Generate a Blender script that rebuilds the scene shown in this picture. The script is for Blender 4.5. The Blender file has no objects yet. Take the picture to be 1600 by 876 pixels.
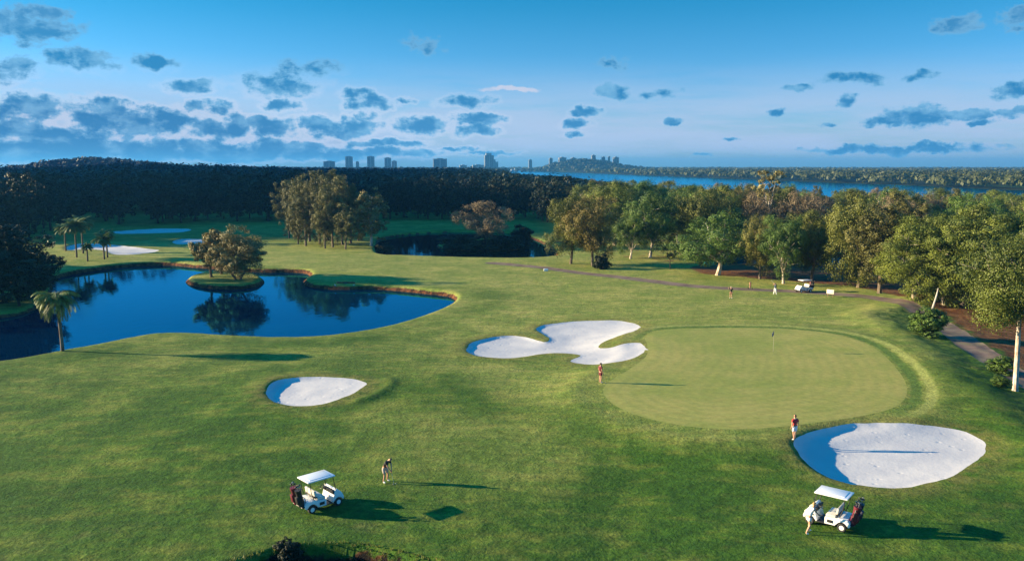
import bpy, bmesh, math, random
import numpy as np
from mathutils import Vector, Matrix

random.seed(7)
PI = math.pi
R = math.radians
scene = bpy.context.scene
COL = scene.collection

# ------------------------------------------------------------------ camera
CAM_H = 19.0
FPX = 1300.0                      # focal length in pixels of a 1600 wide frame
HORIZON = 258.5
PITCH = math.atan((438 - HORIZON) / FPX)
cam_d = bpy.data.cameras.new('camera')
cam_d.sensor_width = 36.0
cam_d.lens = FPX / 1600 * 36.0
cam_d.clip_end = 60000
cam_d.clip_start = 0.5
cam = bpy.data.objects.new('camera', cam_d)
COL.objects.link(cam)
cam.location = (0, 0, CAM_H)
cam.rotation_euler = (PI / 2 - PITCH, 0, 0)
scene.camera = cam

def ray(px, py):
    cx, cy = (px - 800) / FPX, (438 - py) / FPX
    c, s = math.cos(PITCH), math.sin(PITCH)
    return np.array([cx, c + cy * s, -s + cy * c])

def at(px, py, z=0.0):
    d = ray(px, py)
    t = (z - CAM_H) / d[2]
    return float(d[0] * t), float(d[1] * t)

def z_at(px, py, Y):
    d = ray(px, py)
    return CAM_H + d[2] * Y / d[1]

def x_at(px, py, Y):
    d = ray(px, py)
    return float(d[0] * Y / d[1])

# ------------------------------------------------------------------ noise
_rs = np.random.RandomState(3)
_perm = _rs.rand(256, 256)
def vnoise(x, y):
    x = np.asarray(x, float); y = np.asarray(y, float)
    xi = np.floor(x).astype(int); yi = np.floor(y).astype(int)
    fx = x - xi; fy = y - yi
    fx = fx * fx * fx * (fx * (fx * 6 - 15) + 10); fy = fy * fy * fy * (fy * (fy * 6 - 15) + 10)
    a = _perm[xi & 255, yi & 255]; b = _perm[(xi + 1) & 255, yi & 255]
    c = _perm[xi & 255, (yi + 1) & 255]; d = _perm[(xi + 1) & 255, (yi + 1) & 255]
    return (a * (1 - fx) + b * fx) * (1 - fy) + (c * (1 - fx) + d * fx) * fy - 0.5
def fbm(x, y, o=3):
    r = 0; a = 1.0
    for i in range(o):
        r = r + a * vnoise(x * 2 ** i + 17.3 * i, y * 2 ** i + 9.1 * i); a *= 0.5
    return r
def sstep(a, b, x):
    t = np.clip((x - a) / (b - a), 0, 1)
    return t * t * (3 - 2 * t)

# ------------------------------------------------------------------ outlines on the ground
def smooth(pts, n=6, closed=True):
    P = np.array(pts, float); m = len(P); out = []
    rng = range(m) if closed else range(m - 1)
    for i in rng:
        if closed: p0, p1, p2, p3 = P[i - 1], P[i], P[(i + 1) % m], P[(i + 2) % m]
        else: p0, p1, p2, p3 = P[max(i - 1, 0)], P[i], P[i + 1], P[min(i + 2, m - 1)]
        for k in range(n):
            t = k / n
            out.append(0.5 * ((2 * p1) + (-p0 + p2) * t + (2 * p0 - 5 * p1 + 4 * p2 - p3) * t * t + (-p0 + 3 * p1 - 3 * p2 + p3) * t ** 3))
    if not closed: out.append(P[-1])
    return np.array(out)

def outline(px, z=0.0, n=6):
    return smooth([at(p[0], p[1], p[2] if len(p) > 2 else z) for p in px], n)

class Shape:
    """signed distance to an outline; negative inside. Far away it is clipped to `far`."""
    def __init__(s, P, closed=True, half=0.0, far=30.0):
        s.rag = 0; s.P = P; s.closed = closed; s.half = half; s.far = far
        s.lo = P.min(0) - far; s.hi = P.max(0) + far
    def __call__(s, x, y):
        x = np.asarray(x, float); y = np.asarray(y, float)
        out = np.full(x.shape, float(s.far))
        m = (x > s.lo[0]) & (x < s.hi[0]) & (y > s.lo[1]) & (y < s.hi[1])
        if not m.any(): return out
        X = x[m]; Y = y[m]; d2 = np.full(X.shape, 1e18); ins = np.zeros(X.shape, bool)
        P = s.P; n = len(P)
        for i in range(n if s.closed else n - 1):
            ax, ay = P[i]; bx, by = P[(i + 1) % n]
            ex, ey = bx - ax, by - ay
            L = ex * ex + ey * ey + 1e-12
            t = np.clip(((X - ax) * ex + (Y - ay) * ey) / L, 0, 1)
            d2 = np.minimum(d2, (X - ax - t * ex) ** 2 + (Y - ay - t * ey) ** 2)
            if s.closed and ay != by:
                c = ((ay > Y) != (by > Y)) & (X < ex * (Y - ay) / ey + ax)
                ins ^= c
        d = np.sqrt(d2) - s.half
        if s.closed: d = np.where(ins, -d, d)
        if s.rag: d = d + s.rag * fbm(X / .95, Y / 1.1, 2) + .5 * s.rag * fbm(X / 3.1, Y / 3.1, 1)
        out[m] = np.minimum(d, s.far)
        return out

B_SMALL = [(415,614),(429,601),(456,594),(484,591),(515,590),(538,591),(559,594),(570,598),(570,603),(559,611),(538,620),(515,628),(492,632.5),(468,634),(449,632.5),(432,628),(421,621.5)]
B_LOBE = [(729,545),(740,536),(767,529),(797,526),(821,528),(839,533),(853,535.5),(858,530),(846,522),(838,516),(846,510),(869,506),(902,502.5),(943,501),(970,502),(992,506),(1000,511),(992,517),(970,524),(947,533),(935,539.5),(939,544),(959,542),(985,536),(1002,537),(1009,546),(992,558),(970,564),(943,568),(918,569),(898,566.5),(891,563),(905,556.5),(900,553.5),(871,551),(846,553),(817,557),(790,559),(763,557.5),(738,553)]
B_RIGHT = [(1239,701),(1249,690),(1279,678.5),(1324,668.5),(1357,665.5),(1402,663.5),(1447,665),(1492,671),(1522,681),(1540,696),(1535,711),(1515,728),(1481,746),(1436,757),(1391,761),(1357,758.5),(1324,752.5),(1290,741),(1263,726),(1245,712)]
B_PALM = [(104,388),(125,383),(160,382.5),(200,385.5),(230,389),(248,391),(235,394.5),(205,397.5),(178,397),(160,391.5),(130,391),(108,392)]
B_FAR1 = [(178,362),(215,360),(255,357.5),(298,358.5),(285,362.5),(250,364),(215,365),(185,365)]
B_FAR2 = [(270,378),(285,374.5),(300,374),(325,375),(325,380),(295,381),(275,381)]
GREEN = [(1012,540),(1008,528),(1024,518),(1060,514),(1110,513),(1170,513),(1240,516),(1300,523),(1345,535),(1378,553),(1402,577),(1416,600),(1415,620),(1396,637),(1350,650),(1290,660),(1220,669),(1150,673),(1090,670),(1035,661),(990,648),(958,632),(943,615),(946,602),(962,590),(990,572),(1010,556)]
POND = [(-160,566,-.2),(-40,566,-.2),(0,563,-.2),(60,553,-.2),(100,545,-.2),(150,536,-.2),(200,525,-.2),(245,518,-.2),(300,517,-.2),(380,521,-.2),(450,523,-.2),(520,519,-.2),(580,510,-.2),(640,495,-.2),(690,478,-.2),(709,468,-.4),(700,464),(660,459),(610,454),(570,452),(545,453),(510,452),(482,448),(474,441),(484,434),(478,428),(455,426),(420,426),(390,425),(350,422),(310,419),(260,415),(200,417),(150,423),(105,431),(82,440),(82,455),(70,475),(40,490),(0,497),(-60,500),(-160,500)]
ISLE = [(290,439),(300,433),(320,429),(350,427),(380,428),(403,432),(413,438),(407,444),(385,448.5),(350,450),(320,448),(300,444)]
POND2 = [(590,384),(600,373),(650,366),(720,363),(800,366),(848,381),(868,398),(860,405),(800,407.5),(720,405.5),(640,403),(594,400)]
ISLE2 = [(682,384),(700,378),(755,375),(805,378),(822,384),(800,390),(750,391.5),(700,389.5)]
POND3 = [(1100,421),(1160,417),(1240,420),(1310,425),(1350,423),(1370,410),(1320,400),(1200,394),(1110,402)]
RIVER = [(775,267.6),(800,266.6),(850,268),(900,270),(960,272.5),(1040,275.5),(1100,278),(1180,281),(1250,284),(1330,287),(1400,289.5),(1450,291.5),(1500,294),(1560,297),(1700,302),(1700,322),(1500,316),(1350,312),(1200,305),(1100,299),(1000,291),(940,284),(880,277.5),(820,273.5),(785,270)]
WATER_Z = -0.75
sh_green = Shape(outline(GREEN, .5))
sh_pond = Shape(outline(POND, WATER_Z)); sh_isle = Shape(outline(ISLE, -.5)); sh_pond2 = Shape(outline(POND2, WATER_Z)); sh_isle2 = Shape(outline(ISLE2, -.5))
sh_pond3 = Shape(outline(POND3, WATER_Z)); sh_river = Shape(outline(RIVER, WATER_Z, 3), far=60)
PATH = [(770,411,0),(850,418.5,0),(900,425,0),(1000,437,0),(1080,446.5,0),(1150,451,0),(1230,455,0),(1310,461,0),(1380,472,-.2),(1430,487,-.15),(1475,513,-.4),(1520,550,-.5),(1570,588,-.9),(1640,640,-1.5),(1740,710,-1.6)]
sh_path = Shape(smooth([at(*p) for p in PATH], 6, False), False, 1.6)
ridge = [at(px, py, .3) for px, py in [(1370,494),(1435,528),(1490,568),(1545,612),(1620,668),(1760,770)]]
sh_drop = Shape(smooth(ridge, 4, False).tolist() and np.array(smooth(ridge, 4, False).tolist() + [[90, 40], [140, 60], [140, 130], [70, 125]]))
DIRT1 = [(1405,468,-.5),(1450,470,-1),(1520,480,-1.5),(1610,490,-1.6),(1700,560,-1.6),(1660,640,-1.6),(1590,588,-1.6),(1530,545,-1.6),(1490,515,-1.6),(1440,482,-1)]
DIRT2 = [(1085,424),(1130,431),(1190,436),(1250,441),(1340,450),(1400,462),(1420,455),(1400,435),(1300,418),(1180,410),(1100,412)]
sh_dirt1 = Shape(outline(DIRT1)); sh_dirt2 = Shape(outline(DIRT2))
SWALE = smooth([at(*p) for p in [(962,876),(955,820),(970,780),(1000,740)]], 4, False)
sh_swale = Shape(SWALE, False, 0, far=12)

def height_pre(x, y):
    x = np.asarray(x, float); y = np.asarray(y, float)
    near = sstep(600, 200, y)
    z = near * (0.50 * fbm(x / 50 + 3.1, y / 50, 2) + 0.13 * fbm(x / 17 + 40, y / 22 + 11, 2) + 0.045 * fbm(x / 4.5, y / 5.5, 2))
    sg = sh_green(x, y)
    g = sstep(9, -1, sg)
    z = z * (1 - .8 * g) + .55 * g + g * .22 * fbm(x / 14 + 5, y / 18 + 2, 1)
    z = z + 0.10 * np.exp(-((sg - 2.6) / 1.0) ** 2) + (1 - g) * near * .03 * fbm(x / 1.7, y / 1.7, 2)
    sd = sh_drop(x, y)
    z = z - (.55 + 1.1 * sstep(88, 68, y)) * sstep(0.5, -15, sd) + .16 * fbm(x / 1.9, y / 1.9, 3) * sstep(4, 0, sd) * sstep(-13, -8, sd) + .35 * np.exp(-((sd - 1.5) / 2.5) ** 2)
    sw = sh_swale(x, y)
    z = z - .16 * np.exp(-(sw / 2.6) ** 2)
    # ground rising towards the hills on the left, and the headland with the town
    az = x / np.maximum(y, 1)
    z = z + sstep(285, 560, y) * 2.5 * sstep(-.2, -.36, az) * sstep(-.62, -.48, az)
    z = z + 3.5 * np.exp(-((x + 330) / 60) ** 2 - ((y - 760) / 150) ** 2)
    z = z + 19 * np.exp(-((x + 745) / 70) ** 2 - ((y - 1480) / 200) ** 2) + 10 * np.exp(-((x + 640) / 60) ** 2 - ((y - 1450) / 200) ** 2)
    z = z + 30 * np.exp(-((x - 235) / 130) ** 2 - ((y - 2750) / 170) ** 2)
    return z

def bunker(px, d0, d1, lip):
    """far edges are where the sand meets its bank, near edges where the turf hides it"""
    xs_ = [p[0] for p in px]; ys_ = [p[1] for p in px]; out = []
    for X_, Y_ in px:
        u = (X_ - min(xs_)) / (max(xs_) - min(xs_)); v = (Y_ - min(ys_)) / (max(ys_) - min(ys_))
        dep = (d0 + (d1 - d0) * float(sstep(0, .8, u))) * float(sstep(.75, .45, v)); z = 0.0
        for _ in range(8):
            p = at(X_, Y_, z - dep); z = float(height_pre(np.array([p[0]]), np.array([p[1]]))[0])
        out.append(at(X_, Y_, z - dep))
    sh = Shape(smooth(out, 6)); sh.rag = .16
    return (sh, d0, d1, lip)
def on_ground(px):
    out = []
    for X_, Y_ in px:
        z = 0.0
        for _ in range(8): p = at(X_, Y_, z); z = float(height_pre(np.array([p[0]]), np.array([p[1]]))[0])
        out.append(at(X_, Y_, z))
    return out
DITCH = [(340,892),(395,870),(430,859),(465,854),(520,850),(565,853),(605,860),(640,869),(690,884),(720,960),(340,960)]
sh_ditch = Shape(smooth(on_ground(DITCH), 6), far=12)
sh_mound = Shape(smooth(on_ground([(556,628),(582,620),(600,610),(611,599),(607,592)]), 5, False), False, 0, far=10)
BUNKERS = [bunker(B_SMALL, .36, .05, .2), bunker(B_LOBE, .20, .05, .2), bunker(B_RIGHT, .47, .06, .15), bunker(B_PALM, .4, .08, .4), bunker(B_FAR1, .3, .1, .4), bunker(B_FAR2, .3, .1, .4)]
sh_small, sh_lobe, sh_right, sh_palm, sh_far1, sh_far2 = [b_[0] for b_ in BUNKERS]

def height(x, y):
    x = np.asarray(x, float); y = np.asarray(y, float)
    z = height_pre(x, y)
    for sh, d0, d1, lip in BUNKERS:
        s = sh(x, y)
        lo = sh.P.min(0); hi = sh.P.max(0)
        u = np.clip((x - lo[0]) / (hi[0] - lo[0]), 0, 1) + .12 * np.clip((lo[1] + hi[1]) / 2 - y, -6, 6) / 6
        dep = d0 + (d1 - d0) * sstep(0.0, 0.8, u)
        rim = .28 * lip * (1 - .8 * u) * np.exp(-((s - .9) / 1.1) ** 2)
        floor = z - dep - .12 * sstep(0, -3, s)
        w = sstep(.22, -.55, s)
        z = (z + rim) * (1 - w) + floor * w
    sm = sh_mound(x, y)
    z = z + .17 * np.exp(-(sm / .5) ** 2) * (sm < 9)
    for sh, isl in ((sh_pond, sh_isle), (sh_pond2, sh_isle2), (sh_pond3, None)):
        s = sh(x, y)
        if isl is not None: s = np.maximum(s, -isl(x, y))
        shore = np.maximum(z, -.05) if isl is None else z
        t = sstep(-.7, 1.1, s)
        z = np.where(s < 8, z * t + (1 - t) * np.where(s < 0, -1.7, -1.0), z)
        # keep banks near the water low and even
        z = np.where((s > 0) & (s < 8), z * sstep(-2, 8, s) + (1 - sstep(-2, 8, s)) * np.clip(z, -1.2, .05), z)
    s = sh_river(x, y)
    z = np.where(s < 40, z * sstep(-5, 25, s) - 3 * (1 - sstep(-5, 25, s)), z)
    s = sh_ditch(x, y)
    z = z - 1.9 * sstep(.1, -.5, s + .16 * fbm(x / 1.5, y / 1.5, 3))
    z = z - .05 * sstep(.1, -.3, sh_path(x, y))
    return z

def h1(x, y):
    return float(height(np.array([x]), np.array([y]))[0])

def ground_at(px, py):
    """first point of the ground along the line of sight"""
    d = ray(px, py); zz = np.linspace(3.5, -3.5, 701); t = (zz - CAM_H) / d[2]
    H = height(d[0] * t, d[1] * t); k = int(np.argmax(zz <= H))
    return float(d[0] * t[k]), float(d[1] * t[k]), float(H[k])

# ------------------------------------------------------------------ object helpers
def tag(o, label=None, cat=None, group=None, kind=None):
    if label: o['label'] = label
    if cat: o['category'] = cat
    if group: o['group'] = group
    if kind: o['kind'] = kind
    return o

def link(name, me, parent=None):
    o = bpy.data.objects.new(name, me); COL.objects.link(o)
    if parent is not None: o.parent = parent
    return o

def thing(name, label, cat, loc=(0, 0, 0), rz=0.0, group=None, scale=None):
    o = bpy.data.objects.new(name, None); COL.objects.link(o)
    o.empty_display_size = .3
    o.location = loc; o.rotation_euler = (0, 0, rz)
    if scale: o.scale = scale
    return tag(o, label, cat, group)

def fast_mesh(name, V, F, mats=(), attrs=None, smooth=True, mat_idx=None):
    """F: (n,k) array or list of arrays with one k each."""
    me = bpy.data.meshes.new(name)
    V = np.asarray(V, np.float32)
    Fs = F if isinstance(F, list) else [F]
    Fs = [np.asarray(f, np.int32) for f in Fs if len(f)]
    nl = sum(f.size for f in Fs); nf = sum(len(f) for f in Fs)
    me.vertices.add(len(V)); me.vertices.foreach_set('co', V.ravel())
    me.loops.add(nl); me.loops.foreach_set('vertex_index', np.concatenate([f.ravel() for f in Fs]))
    st = []; c = 0
    for f in Fs:
        st.append(c + np.arange(len(f)) * f.shape[1]); c += f.size
    me.polygons.add(nf); me.polygons.foreach_set('loop_start', np.concatenate(st).astype(np.int32))
    me.update(calc_edges=True)
    for m in mats: me.materials.append(m)
    if mat_idx is not None: me.polygons.foreach_set('material_index', np.asarray(mat_idx, np.int32))
    if smooth: me.polygons.foreach_set('use_smooth', np.ones(nf, bool))
    for k, v in (attrs or {}).items():
        a = me.attributes.new(k, 'FLOAT', 'POINT'); a.data.foreach_set('value', np.asarray(v, np.float32))
    return me

class MB:
    """collects simple shapes into one mesh"""
    def __init__(s): s.bm = bmesh.new()
    def box(s, c, size, rot=None, bevel=0.0, taper=1.0):
        M = Matrix.Translation(c) @ (rot.to_4x4() if rot is not None else Matrix()) @ Matrix.Diagonal((*size, 1))
        r = bmesh.ops.create_cube(s.bm, size=1, matrix=M); vs = r['verts']
        if taper != 1.0:
            top = sorted(vs, key=lambda v: -v.co.z)[:4]; cc = sum((v.co for v in top), Vector()) / 4
            for v in top: v.co.x = cc.x + (v.co.x - cc.x) * taper; v.co.y = cc.y + (v.co.y - cc.y) * taper
        if bevel:
            es = list({e for v in vs for e in v.link_edges})
            bmesh.ops.bevel(s.bm, geom=es, offset=bevel, segments=2, affect='EDGES', profile=.6)
        return s
    def tube(s, pts, rad, n=8, cap=True):
        pts = [Vector(p) for p in pts]
        if not hasattr(rad, '__len__'): rad = [rad] * len(pts)
        rings = []
        for i, p in enumerate(pts):
            t = (pts[min(i + 1, len(pts) - 1)] - pts[max(i - 1, 0)]).normalized()
            a = t.cross(Vector((0, 0, 1)) if abs(t.z) < .9 else Vector((1, 0, 0))).normalized(); b = t.cross(a)
            rings.append([s.bm.verts.new(p + (a * math.cos(2 * PI * k / n) + b * math.sin(2 * PI * k / n)) * rad[i]) for k in range(n)])
        for r0, r1 in zip(rings, rings[1:]):
            for k in range(n): s.bm.faces.new((r0[k], r0[(k + 1) % n], r1[(k + 1) % n], r1[k]))
        if cap:
            s.bm.faces.new(rings[0][::-1]); s.bm.faces.new(rings[-1])
        return s
    def lathe(s, prof, axis='Y', c=(0, 0, 0), n=20):
        rings = []
        for r, h in prof:
            ring = []
            for k in range(n):
                a = 2 * PI * k / n; u, v = r * math.cos(a), r * math.sin(a)
                p = {'Y': (u, h, v), 'Z': (u, v, h), 'X': (h, u, v)}[axis]
                ring.append(s.bm.verts.new(Vector(p) + Vector(c)))
            rings.append(ring)
        for r0, r1 in zip(rings, rings[1:]):
            for k in range(n): s.bm.faces.new((r0[k], r0[(k + 1) % n], r1[(k + 1) % n], r1[k]))
        s.bm.faces.new(rings[0][::-1]); s.bm.faces.new(rings[-1])
        return s
    def prism(s, prof, y0, y1, bevel=0.0):
        """side outline in x,z pushed from y0 to y1"""
        a = [s.bm.verts.new((x, y0, z)) for x, z in prof]; b = [s.bm.verts.new((x, y1, z)) for x, z in prof]
        n = len(prof); fs = [s.bm.faces.new(a), s.bm.faces.new(b[::-1])]
        for i in range(n): fs.append(s.bm.faces.new((a[(i + 1) % n], a[i], b[i], b[(i + 1) % n])))
        if bevel:
            es = list({e for f in fs[:2] for e in f.edges})
            bmesh.ops.bevel(s.bm, geom=es, offset=bevel, segments=2, affect='EDGES', profile=.6)
        return s
    def ball(s, c, r, n=12):
        M = Matrix.Translation(c) @ Matrix.Diagonal((*(r if hasattr(r, '__len__') else (r, r, r)), 1))
        bmesh.ops.create_uvsphere(s.bm, u_segments=n, v_segments=max(6, n // 2), radius=1, matrix=M)
        return s
    def build(s, name, mat, parent=None, smooth=True):
        bmesh.ops.recalc_face_normals(s.bm, faces=s.bm.faces)
        me = bpy.data.meshes.new(name); s.bm.to_mesh(me); s.bm.free()
        if mat: me.materials.append(mat)
        if smooth:
            me.polygons.foreach_set('use_smooth', np.ones(len(me.polygons), bool))
            me.set_sharp_from_angle(angle=R(38))
        return link(name, me, parent)

def copy_tree(o, parent=None):
    c = o.copy(); COL.objects.link(c)
    if parent is not None: c.parent = parent
    for ch in o.children: copy_tree(ch, c)
    return c

# ------------------------------------------------------------------ materials
class NT:
    def __init__(s, nt): s.nt = nt; s.L = nt.links
    def n(s, t, **k):
        nd = s.nt.nodes.new(t)
        for a, b in k.items(): setattr(nd, a, b)
        return nd
    def put(s, sock, v):
        if isinstance(v, bpy.types.NodeSocket): s.L.new(v, sock)
        elif v is not None: sock.default_value = v
    def math(s, op, a, b=None, c=None, clamp=False):
        nd = s.n('ShaderNodeMath', operation=op, use_clamp=clamp)
        for i, v in enumerate((a, b, c)): s.put(nd.inputs[i], v)
        return nd.outputs[0]
    def vmath(s, op, a, b=None, out=0):
        nd = s.n('ShaderNodeVectorMath', operation=op)
        s.put(nd.inputs[0], a); s.put(nd.inputs[1], b)
        return nd.outputs[out]
    def mix(s, f, a, b, blend='MIX'):
        nd = s.n('ShaderNodeMix', data_type='RGBA', blend_type=blend)
        s.put(nd.inputs[0], f)
        for i, v in ((6, a), (7, b)):
            if isinstance(v, tuple): v = (*v, 1) if len(v) == 3 else v
            s.put(nd.inputs[i], v)
        return nd.outputs[2]
    def noise(s, scale, detail=3, rough=.55, vec=None, out=0, dist=0):
        nd = s.n('ShaderNodeTexNoise')
        nd.inputs['Scale'].default_value = scale; nd.inputs['Detail'].default_value = detail; nd.inputs['Roughness'].default_value = rough
        nd.inputs['Distortion'].default_value = dist
        if vec is not None: s.put(nd.inputs['Vector'], vec)
        return nd.outputs[out]
    def ss(s, v, a, b):
        nd = s.n('ShaderNodeMapRange', interpolation_type='SMOOTHSTEP')
        s.put(nd.inputs[0], v); nd.inputs[1].default_value = a; nd.inputs[2].default_value = b
        return nd.outputs[0]
    def attr(s, name, out=2):
        return s.n('ShaderNodeAttribute', attribute_name=name).outputs[out]

def new_mat(name):
    m = bpy.data.materials.new(name); m.use_nodes = True
    t = NT(m.node_tree); b = m.node_tree.nodes['Principled BSDF']
    return m, t, b

def plain(name, col, rough=.5, metal=0.0, var=.12, scale=6.0, spec=.5, coat=0.0, bump=0.0):
    m, t, b = new_mat(name)
    co = t.n('ShaderNodeTexCoord').outputs['Object']
    n = t.noise(scale, 4, .6, co)
    f = t.math('MULTIPLY_ADD', n, 2 * var, 1 - var)
    c = t.vmath('SCALE', tuple(col)); c.node.inputs[3].default_value = 1
    t.L.new(f, c.node.inputs[3])
    t.L.new(c, b.inputs['Base Color'])
    b.inputs['Roughness'].default_value = rough; b.inputs['Metallic'].default_value = metal
    b.inputs['Specular IOR Level'].default_value = spec; b.inputs['Coat Weight'].default_value = coat
    if bump:
        bn = t.n('ShaderNodeBump'); bn.inputs['Strength'].default_value = bump; bn.inputs['Distance'].default_value = .05
        t.L.new(t.noise(scale * 4, 4, .6, co), bn.inputs['Height']); t.L.new(bn.outputs[0], b.inputs['Normal'])
    return m

def leaf_mat(name, dark, light, trans=.3, rand=.35, warm=None):
    m, t, b = new_mat(name)
    tint = t.attr('tint')
    c = t.mix(tint, dark, light)
    rnd = t.n('ShaderNodeObjectInfo').outputs['Random']
    if warm: c = t.mix(t.math('MULTIPLY', t.ss(rnd, .45, 1.0), .8), c, t.mix(tint, tuple(.5 * v for v in warm), warm))
    k = t.vmath('SCALE', c); t.L.new(t.math('MULTIPLY_ADD', t.math('FRACT', t.math('MULTIPLY', rnd, 7.31)), rand, 1 - rand / 2), k.node.inputs[3])
    t.L.new(k, b.inputs['Base Color']); b.inputs['Roughness'].default_value = .55; b.inputs['Specular IOR Level'].default_value = .25
    tr = t.n('ShaderNodeBsdfTranslucent'); t.L.new(k, tr.inputs[0])
    mx = t.n('ShaderNodeMixShader'); mx.inputs[0].default_value = trans
    out = m.node_tree.nodes['Material Output']
    t.L.new(b.outputs[0], mx.inputs[1]); t.L.new(tr.outputs[0], mx.inputs[2]); t.L.new(mx.outputs[0], out.inputs[0])
    return m

def bark_mat(name, a, c2, scale=3.0):
    m, t, b = new_mat(name)
    co = t.n('ShaderNodeTexCoord').outputs['Object']
    st = t.vmath('MULTIPLY', co, (1, 1, .35))
    n = t.noise(scale, 5, .65, st)
    t.L.new(t.mix(t.ss(n, .35, .65), a, c2), b.inputs['Base Color'])
    b.inputs['Roughness'].default_value = .85; b.inputs['Specular IOR Level'].default_value = .15
    bn = t.n('ShaderNodeBump'); bn.inputs['Strength'].default_value = .5; bn.inputs['Distance'].default_value = .06
    t.L.new(t.noise(scale * 5, 4, .6, st), bn.inputs['Height']); t.L.new(bn.outputs[0], b.inputs['Normal'])
    return m

def turf_mat():
    m, t, b = new_mat('turf')
    co = t.n('ShaderNodeTexCoord').outputs['Object']
    big = t.noise(.035, 4, .6, co); mid = t.noise(.16, 4, .62, co); fine = t.noise(1.3, 5, .7, co); spk = t.noise(4.5, 5, .78, co)
    rot = t.n('ShaderNodeMapping'); t.L.new(co, rot.inputs[0]); rot.inputs['Rotation'].default_value = (0, 0, R(-28)); rot.inputs['Scale'].default_value = (.65, 1.3, 1)
    strk = t.noise(.55, 4, .6, rot.outputs[0])
    fair = t.attr('fairway'); dirt = t.attr('dirt'); bank = t.attr('bank'); sg = t.attr('green_edge'); far = t.attr('forest_floor')
    rough = t.mix(t.ss(mid, .35, .68), TURF['rough_dark'], TURF['rough'])
    rough = t.mix(t.math('MULTIPLY', t.ss(t.math('ADD', t.math('MULTIPLY', strk, .6), t.math('MULTIPLY', mid, .4)), .46, .66), .75), rough, TURF['rough_dry'])
    fw = t.mix(t.ss(t.math('MULTIPLY_ADD', strk, .5, t.math('MULTIPLY', mid, .5)), .38, .64), TURF['fair'], TURF['fair_dry'])
    f = t.math('ADD', fair, t.math('MULTIPLY', t.math('SUBTRACT', big, .5), .45), clamp=True)
    f = t.math('ADD', f, t.math('MULTIPLY', t.math('SUBTRACT', mid, .5), .35), clamp=True)
    c = t.mix(f, rough, fw)
    # collar rings mown round the green
    w = t.math('ADD', sg, t.math('MULTIPLY', t.math('SUBTRACT', mid, .5), .7))
    ring1 = t.math('MULTIPLY', t.ss(w, .15, .5), t.ss(w, 1.35, 1.0))
    ring2 = t.math('MULTIPLY', t.ss(w, 1.35, 1.6), t.ss(w, 2.5, 2.1))
    c = t.mix(t.math('MULTIPLY', t.math('MULTIPLY', ring1, .85), t.attr('ring')), c, TURF['ring_dark']); c = t.mix(t.math('MULTIPLY', t.math('MULTIPLY', ring2, .75), t.attr('ring')), c, TURF['ring_light'])
    # long dry fringe round the sand
    fr = t.math('MULTIPLY', t.attr('sand_edge'), t.ss(t.noise(.9, 4, .6, co), .3, .6))
    c = t.mix(t.math('MULTIPLY', fr, .7), c, TURF['fringe'])
    ts = t.math('MULTIPLY', t.attr('tussock'), t.ss(t.noise(1.1, 4, .65, co), .42, .58))
    c = t.mix(t.math('MULTIPLY', ts, .85), c, (.018, .060, .012)); c = t.mix(t.math('MULTIPLY', t.attr('tussock'), t.ss(t.noise(.35, 5, .7, t.vmath('ADD', co, (7, 3, 0))), .55, .75)), c, (.15, .145, .045))
    litter = t.mix(t.ss(t.noise(.7, 5, .65, co), .38, .62), (.10, .040, .016), (.17, .085, .035))
    dm = t.ss(t.math('ADD', dirt, t.math('MULTIPLY', t.math('SUBTRACT', t.noise(.28, 5, .65, co), .5), 1.6)), .35, .7)
    c = t.mix(dm, c, litter)
    soil = t.mix(t.ss(fine, .4, .6), (.035, .016, .008), (.13, .05, .022))
    ditch_mask = t.ss(t.attr('ditch'), .2, .8)
    soil = t.mix(ditch_mask, soil, t.mix(t.ss(mid, .45, .6), (.006, .005, .004), (.028, .016, .012)))  # soil turned near black inside the ditch
    bm_ = t.ss(t.math('ADD', bank, t.math('MULTIPLY', t.math('SUBTRACT', t.noise(.5, 5, .7, co), .5), 1.1)), .45, .75)
    c = t.mix(bm_, c, soil)
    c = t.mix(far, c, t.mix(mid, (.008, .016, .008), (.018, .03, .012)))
    k = t.math('MULTIPLY_ADD', fine, 1.5, .25)
    k = t.math('MULTIPLY', k, t.math('MULTIPLY_ADD', spk, 2.2, -.1))
    s = t.vmath('SCALE', c); t.L.new(k, s.node.inputs[3])
    t.L.new(s, b.inputs['Base Color']); b.inputs['Roughness'].default_value = .9; b.inputs['Specular IOR Level'].default_value = .12
    b.inputs['Sheen Weight'].default_value = .0
    hgt = t.math('MULTIPLY_ADD', t.noise(5, 4, .7, co), .35, t.math('MULTIPLY', fine, .65))
    bn = t.n('ShaderNodeBump'); bn.inputs['Strength'].default_value = .8; bn.inputs['Distance'].default_value = .2
    t.L.new(hgt, bn.inputs['Height']); t.L.new(bn.outputs[0], b.inputs['Normal'])
    return m

TURF = dict(rough_dark=(.038, .092, .010), rough=(.064, .134, .013), rough_dry=(.155, .178, .028), fair=(.185, .235, .044), fair_dry=(.320, .300, .080),
            ring_dark=(.085, .150, .028), ring_light=(.29, .31, .085), fringe=(.19, .165, .045))

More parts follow.
